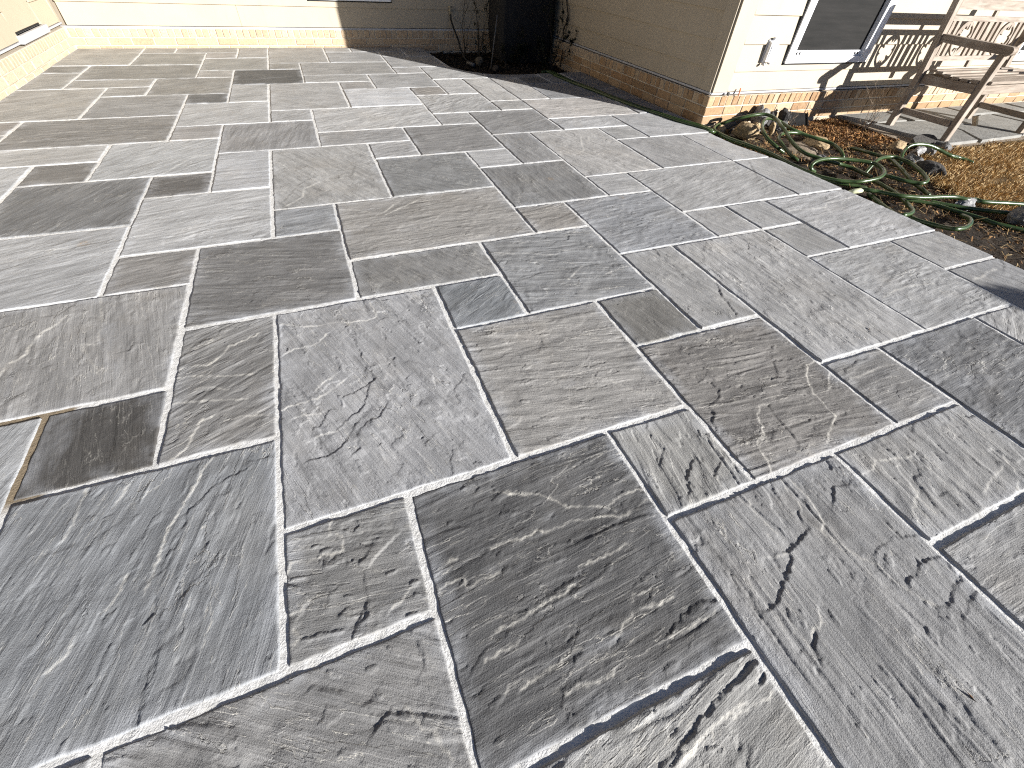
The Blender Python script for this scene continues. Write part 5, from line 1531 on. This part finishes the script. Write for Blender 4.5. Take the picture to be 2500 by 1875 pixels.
# dead vine on the wing wall
mb = MB()
vine = smooth_path([(3.045, 5.83, -.05), (3.062, 5.84, .15), (3.050, 5.86, .30), (3.062, 5.80, .41), (3.058, 5.83, .50), (3.066, 5.90, .60), (3.060, 5.92, .80), (3.064, 5.90, 1.05)], 6)
mb.tube(vine, [0.007] * len(vine), 6)
mb.tube(smooth_path([(3.05, 5.86, .30), (3.055, 5.95, .45), (3.05, 5.97, .62)], 4), .0035, 5)
mb.tube([(3.055, 5.80, .385), (3.053, 5.80, .405), (3.055, 5.805, .43)], [.006, .018, .007], 7)
tag(mb.build('dead_vine', M['deadstem'], None, True), 'dead brown vine climbing the shaded wing wall', 'vine')
# grey stake, tap with its hose, stones in the shaded bed
mb = MB(); mb.tube([(2.135, 5.90, -.08), (2.230, 5.96, .425)], .006, 8)
tag(mb.build('garden_stake', M['whitestake'], None, True), 'thin grey stake leaning in the shaded bed before the dead shrubs', 'stake')
tap = tag(empty('outdoor_tap', (1.93, 6.9, .36)), 'brass outdoor tap on the shaded back wall with a black hose', 'tap')
mb = MB(); mb.tube([(1.93, 6.925, .372), (1.93, 6.868, .372)], .012, 8); mb.tube([(1.93, 6.868, .395), (1.93, 6.868, .33)], [.013, .011], 8)
mb.build('spout', M['brass'], tap, True)
mb = MB(); mb.tube([(1.905, 6.868, .402), (1.955, 6.868, .402)], .007, 8); mb.tube([(1.93, 6.868, .39), (1.93, 6.868, .404)], .005, 8)
mb.build('handle', M['brass'], tap, True)
mb = MB(); mb.tube(smooth_path([(1.93, 6.866, .33), (1.93, 6.84, .28), (1.925, 6.72, .21), (1.95, 6.62, .11), (1.945, 6.5, .03), (1.97, 6.38, -.05), (2.0, 6.25, -.055)], 5), .011, 8)
tag(mb.build('tap_hose', M['blackhose'], None, True), 'black hose hanging from the tap into the shaded bed', 'hose')
mb = MB(); mb.tube([(1.925, 6.16, -.052), (1.965, 6.02, -.048)], .022, 10)
o = mb.build('drain_pipe', M['whitestake'], None, True); tag(o, 'short pale pipe end lying in the shaded bed', 'pipe')
rock('rock', (2.03, 6.02, -.06), (.05, .045, .05), 91, (0.10, 0.085, 0.065), 'pale rock next to the short pipe in the shaded bed', 'rock')
rock('rock', (2.16, 5.78, -.07), (.06, .045, .035), 92, (0.05, 0.042, 0.036), 'brown rock at the curved patio edge in the shade', 'rock')

# black covered grill in the corner
gr = tag(empty('covered_grill', (2.64, 6.25, -.06)), 'grill under a black cover, filling the shaded corner of the house', 'grill')
mb = MB()
N = 40; rings = [(-.02, .90, .86), (.10, 1.0, .95), (.28, 1.02, .98), (.7, .98, .95), (.98, .96, .92), (1.06, .88, .84), (1.09, .6, .55)]
vs_ = []
for zi, (z, sx, sy) in enumerate(rings):
    for k in range(N):
        a = 2 * math.pi * k / N
        ca_, sa_ = math.cos(a), math.sin(a)
        e_ = 0.28
        px_ = math.copysign(abs(ca_) ** e_, ca_) * .355 * sx; py_ = math.copysign(abs(sa_) ** e_, sa_) * .27 * sy
        fold = 1 + (.018 if zi < 4 else .004) * math.sin(a * 11 + zi * .4) + random.uniform(-.004, .004)
        vs_.append((2.66 + px_ * fold, 6.27 + py_ * fold, z + (.02 * math.sin(a * 5) if zi == 0 else 0)))
fs = [(zi * N + k, zi * N + (k + 1) % N, (zi + 1) * N + (k + 1) % N, (zi + 1) * N + k) for zi in range(len(rings) - 1) for k in range(N)] + [tuple((len(rings) - 1) * N + k for k in range(N))]
mb.add(vs_, fs); mb.build('cover', M['black'], gr, True)
for x, y in ((2.40, 6.08), (2.92, 6.08), (2.40, 6.46), (2.92, 6.46)):
    MB().tube([(x, y, -.08), (x, y, .05)], .018, 8).build('leg', M['dark'], gr)

# litter on the slabs
def leaf(c, L, rz, label):
    mb = MB()
    vs_ = [(-L / 2, 0, .001), (-L * .1, L * .11, .005), (L / 2, 0, .008), (-L * .1, -L * .11, .002), (0, 0, .0005)]
    mb.add(vs_, [(0, 4, 1), (1, 4, 2), (2, 4, 3), (3, 4, 0)])
    o = mb.build('dry_leaf', M['leaf']); o.location = c; o.rotation_euler = (0, 0, rz)
    return tag(o, label, 'leaf')
leaf((0.965, -0.26, 0.001), .028, 1.9, 'curled dry brown leaf on the long light slab by the frame corner')
leaf((1.895, 0.672, 0.001), .016, .6, 'tiny ochre leaf scrap on the heavily grained slab')

# garden shrub on the lawn to the right of the picture; the tip of its shadow reaches the patio edge
rs = np.random.RandomState(44)
sh = tag(empty('evergreen_shrub', (4.93, -2.34, -.04)), 'rounded evergreen shrub on the lawn, seen only by its shadow on the patio edge', 'shrub')
MB().tube([(4.93, -2.34, -.08), (4.94, -2.33, .3), (4.93, -2.34, .75)], [.03, .025, .012], 8).build('trunk', M['twig'], sh)
n = 16000
d3 = rs.normal(0, 1, (n, 3)); d3 /= np.linalg.norm(d3, axis=1)[:, None]
rad = rs.rand(n) ** .22
pc = np.stack([4.93 + d3[:, 0] * .27 * rad, -2.34 + d3[:, 1] * .27 * rad, .62 + d3[:, 2] * .50 * rad], -1)
t3 = rs.normal(0, 1, (n, 3)); t3 /= np.linalg.norm(t3, axis=1)[:, None]
s3 = np.cross(t3, rs.normal(0, 1, (n, 3))); s3 /= np.linalg.norm(s3, axis=1)[:, None]
q = rs.uniform(.025, .055, (n, 1))
V = np.stack([pc, pc + t3 * q * .5 + s3 * q * .3, pc + t3 * q, pc + t3 * q * .5 - s3 * q * .3], 1)
me = bpy.data.meshes.new('crown')
me.vertices.add(n * 4); me.vertices.foreach_set('co', V.astype(np.float32).ravel())
me.loops.add(n * 4); me.loops.foreach_set('vertex_index', np.arange(n * 4, dtype=np.int32))
me.polygons.add(n); me.polygons.foreach_set('loop_start', np.arange(0, n * 4, 4, dtype=np.int32)); me.update(calc_edges=True)
me.materials.append(M['greenleaf'])
link('crown', me, sh)
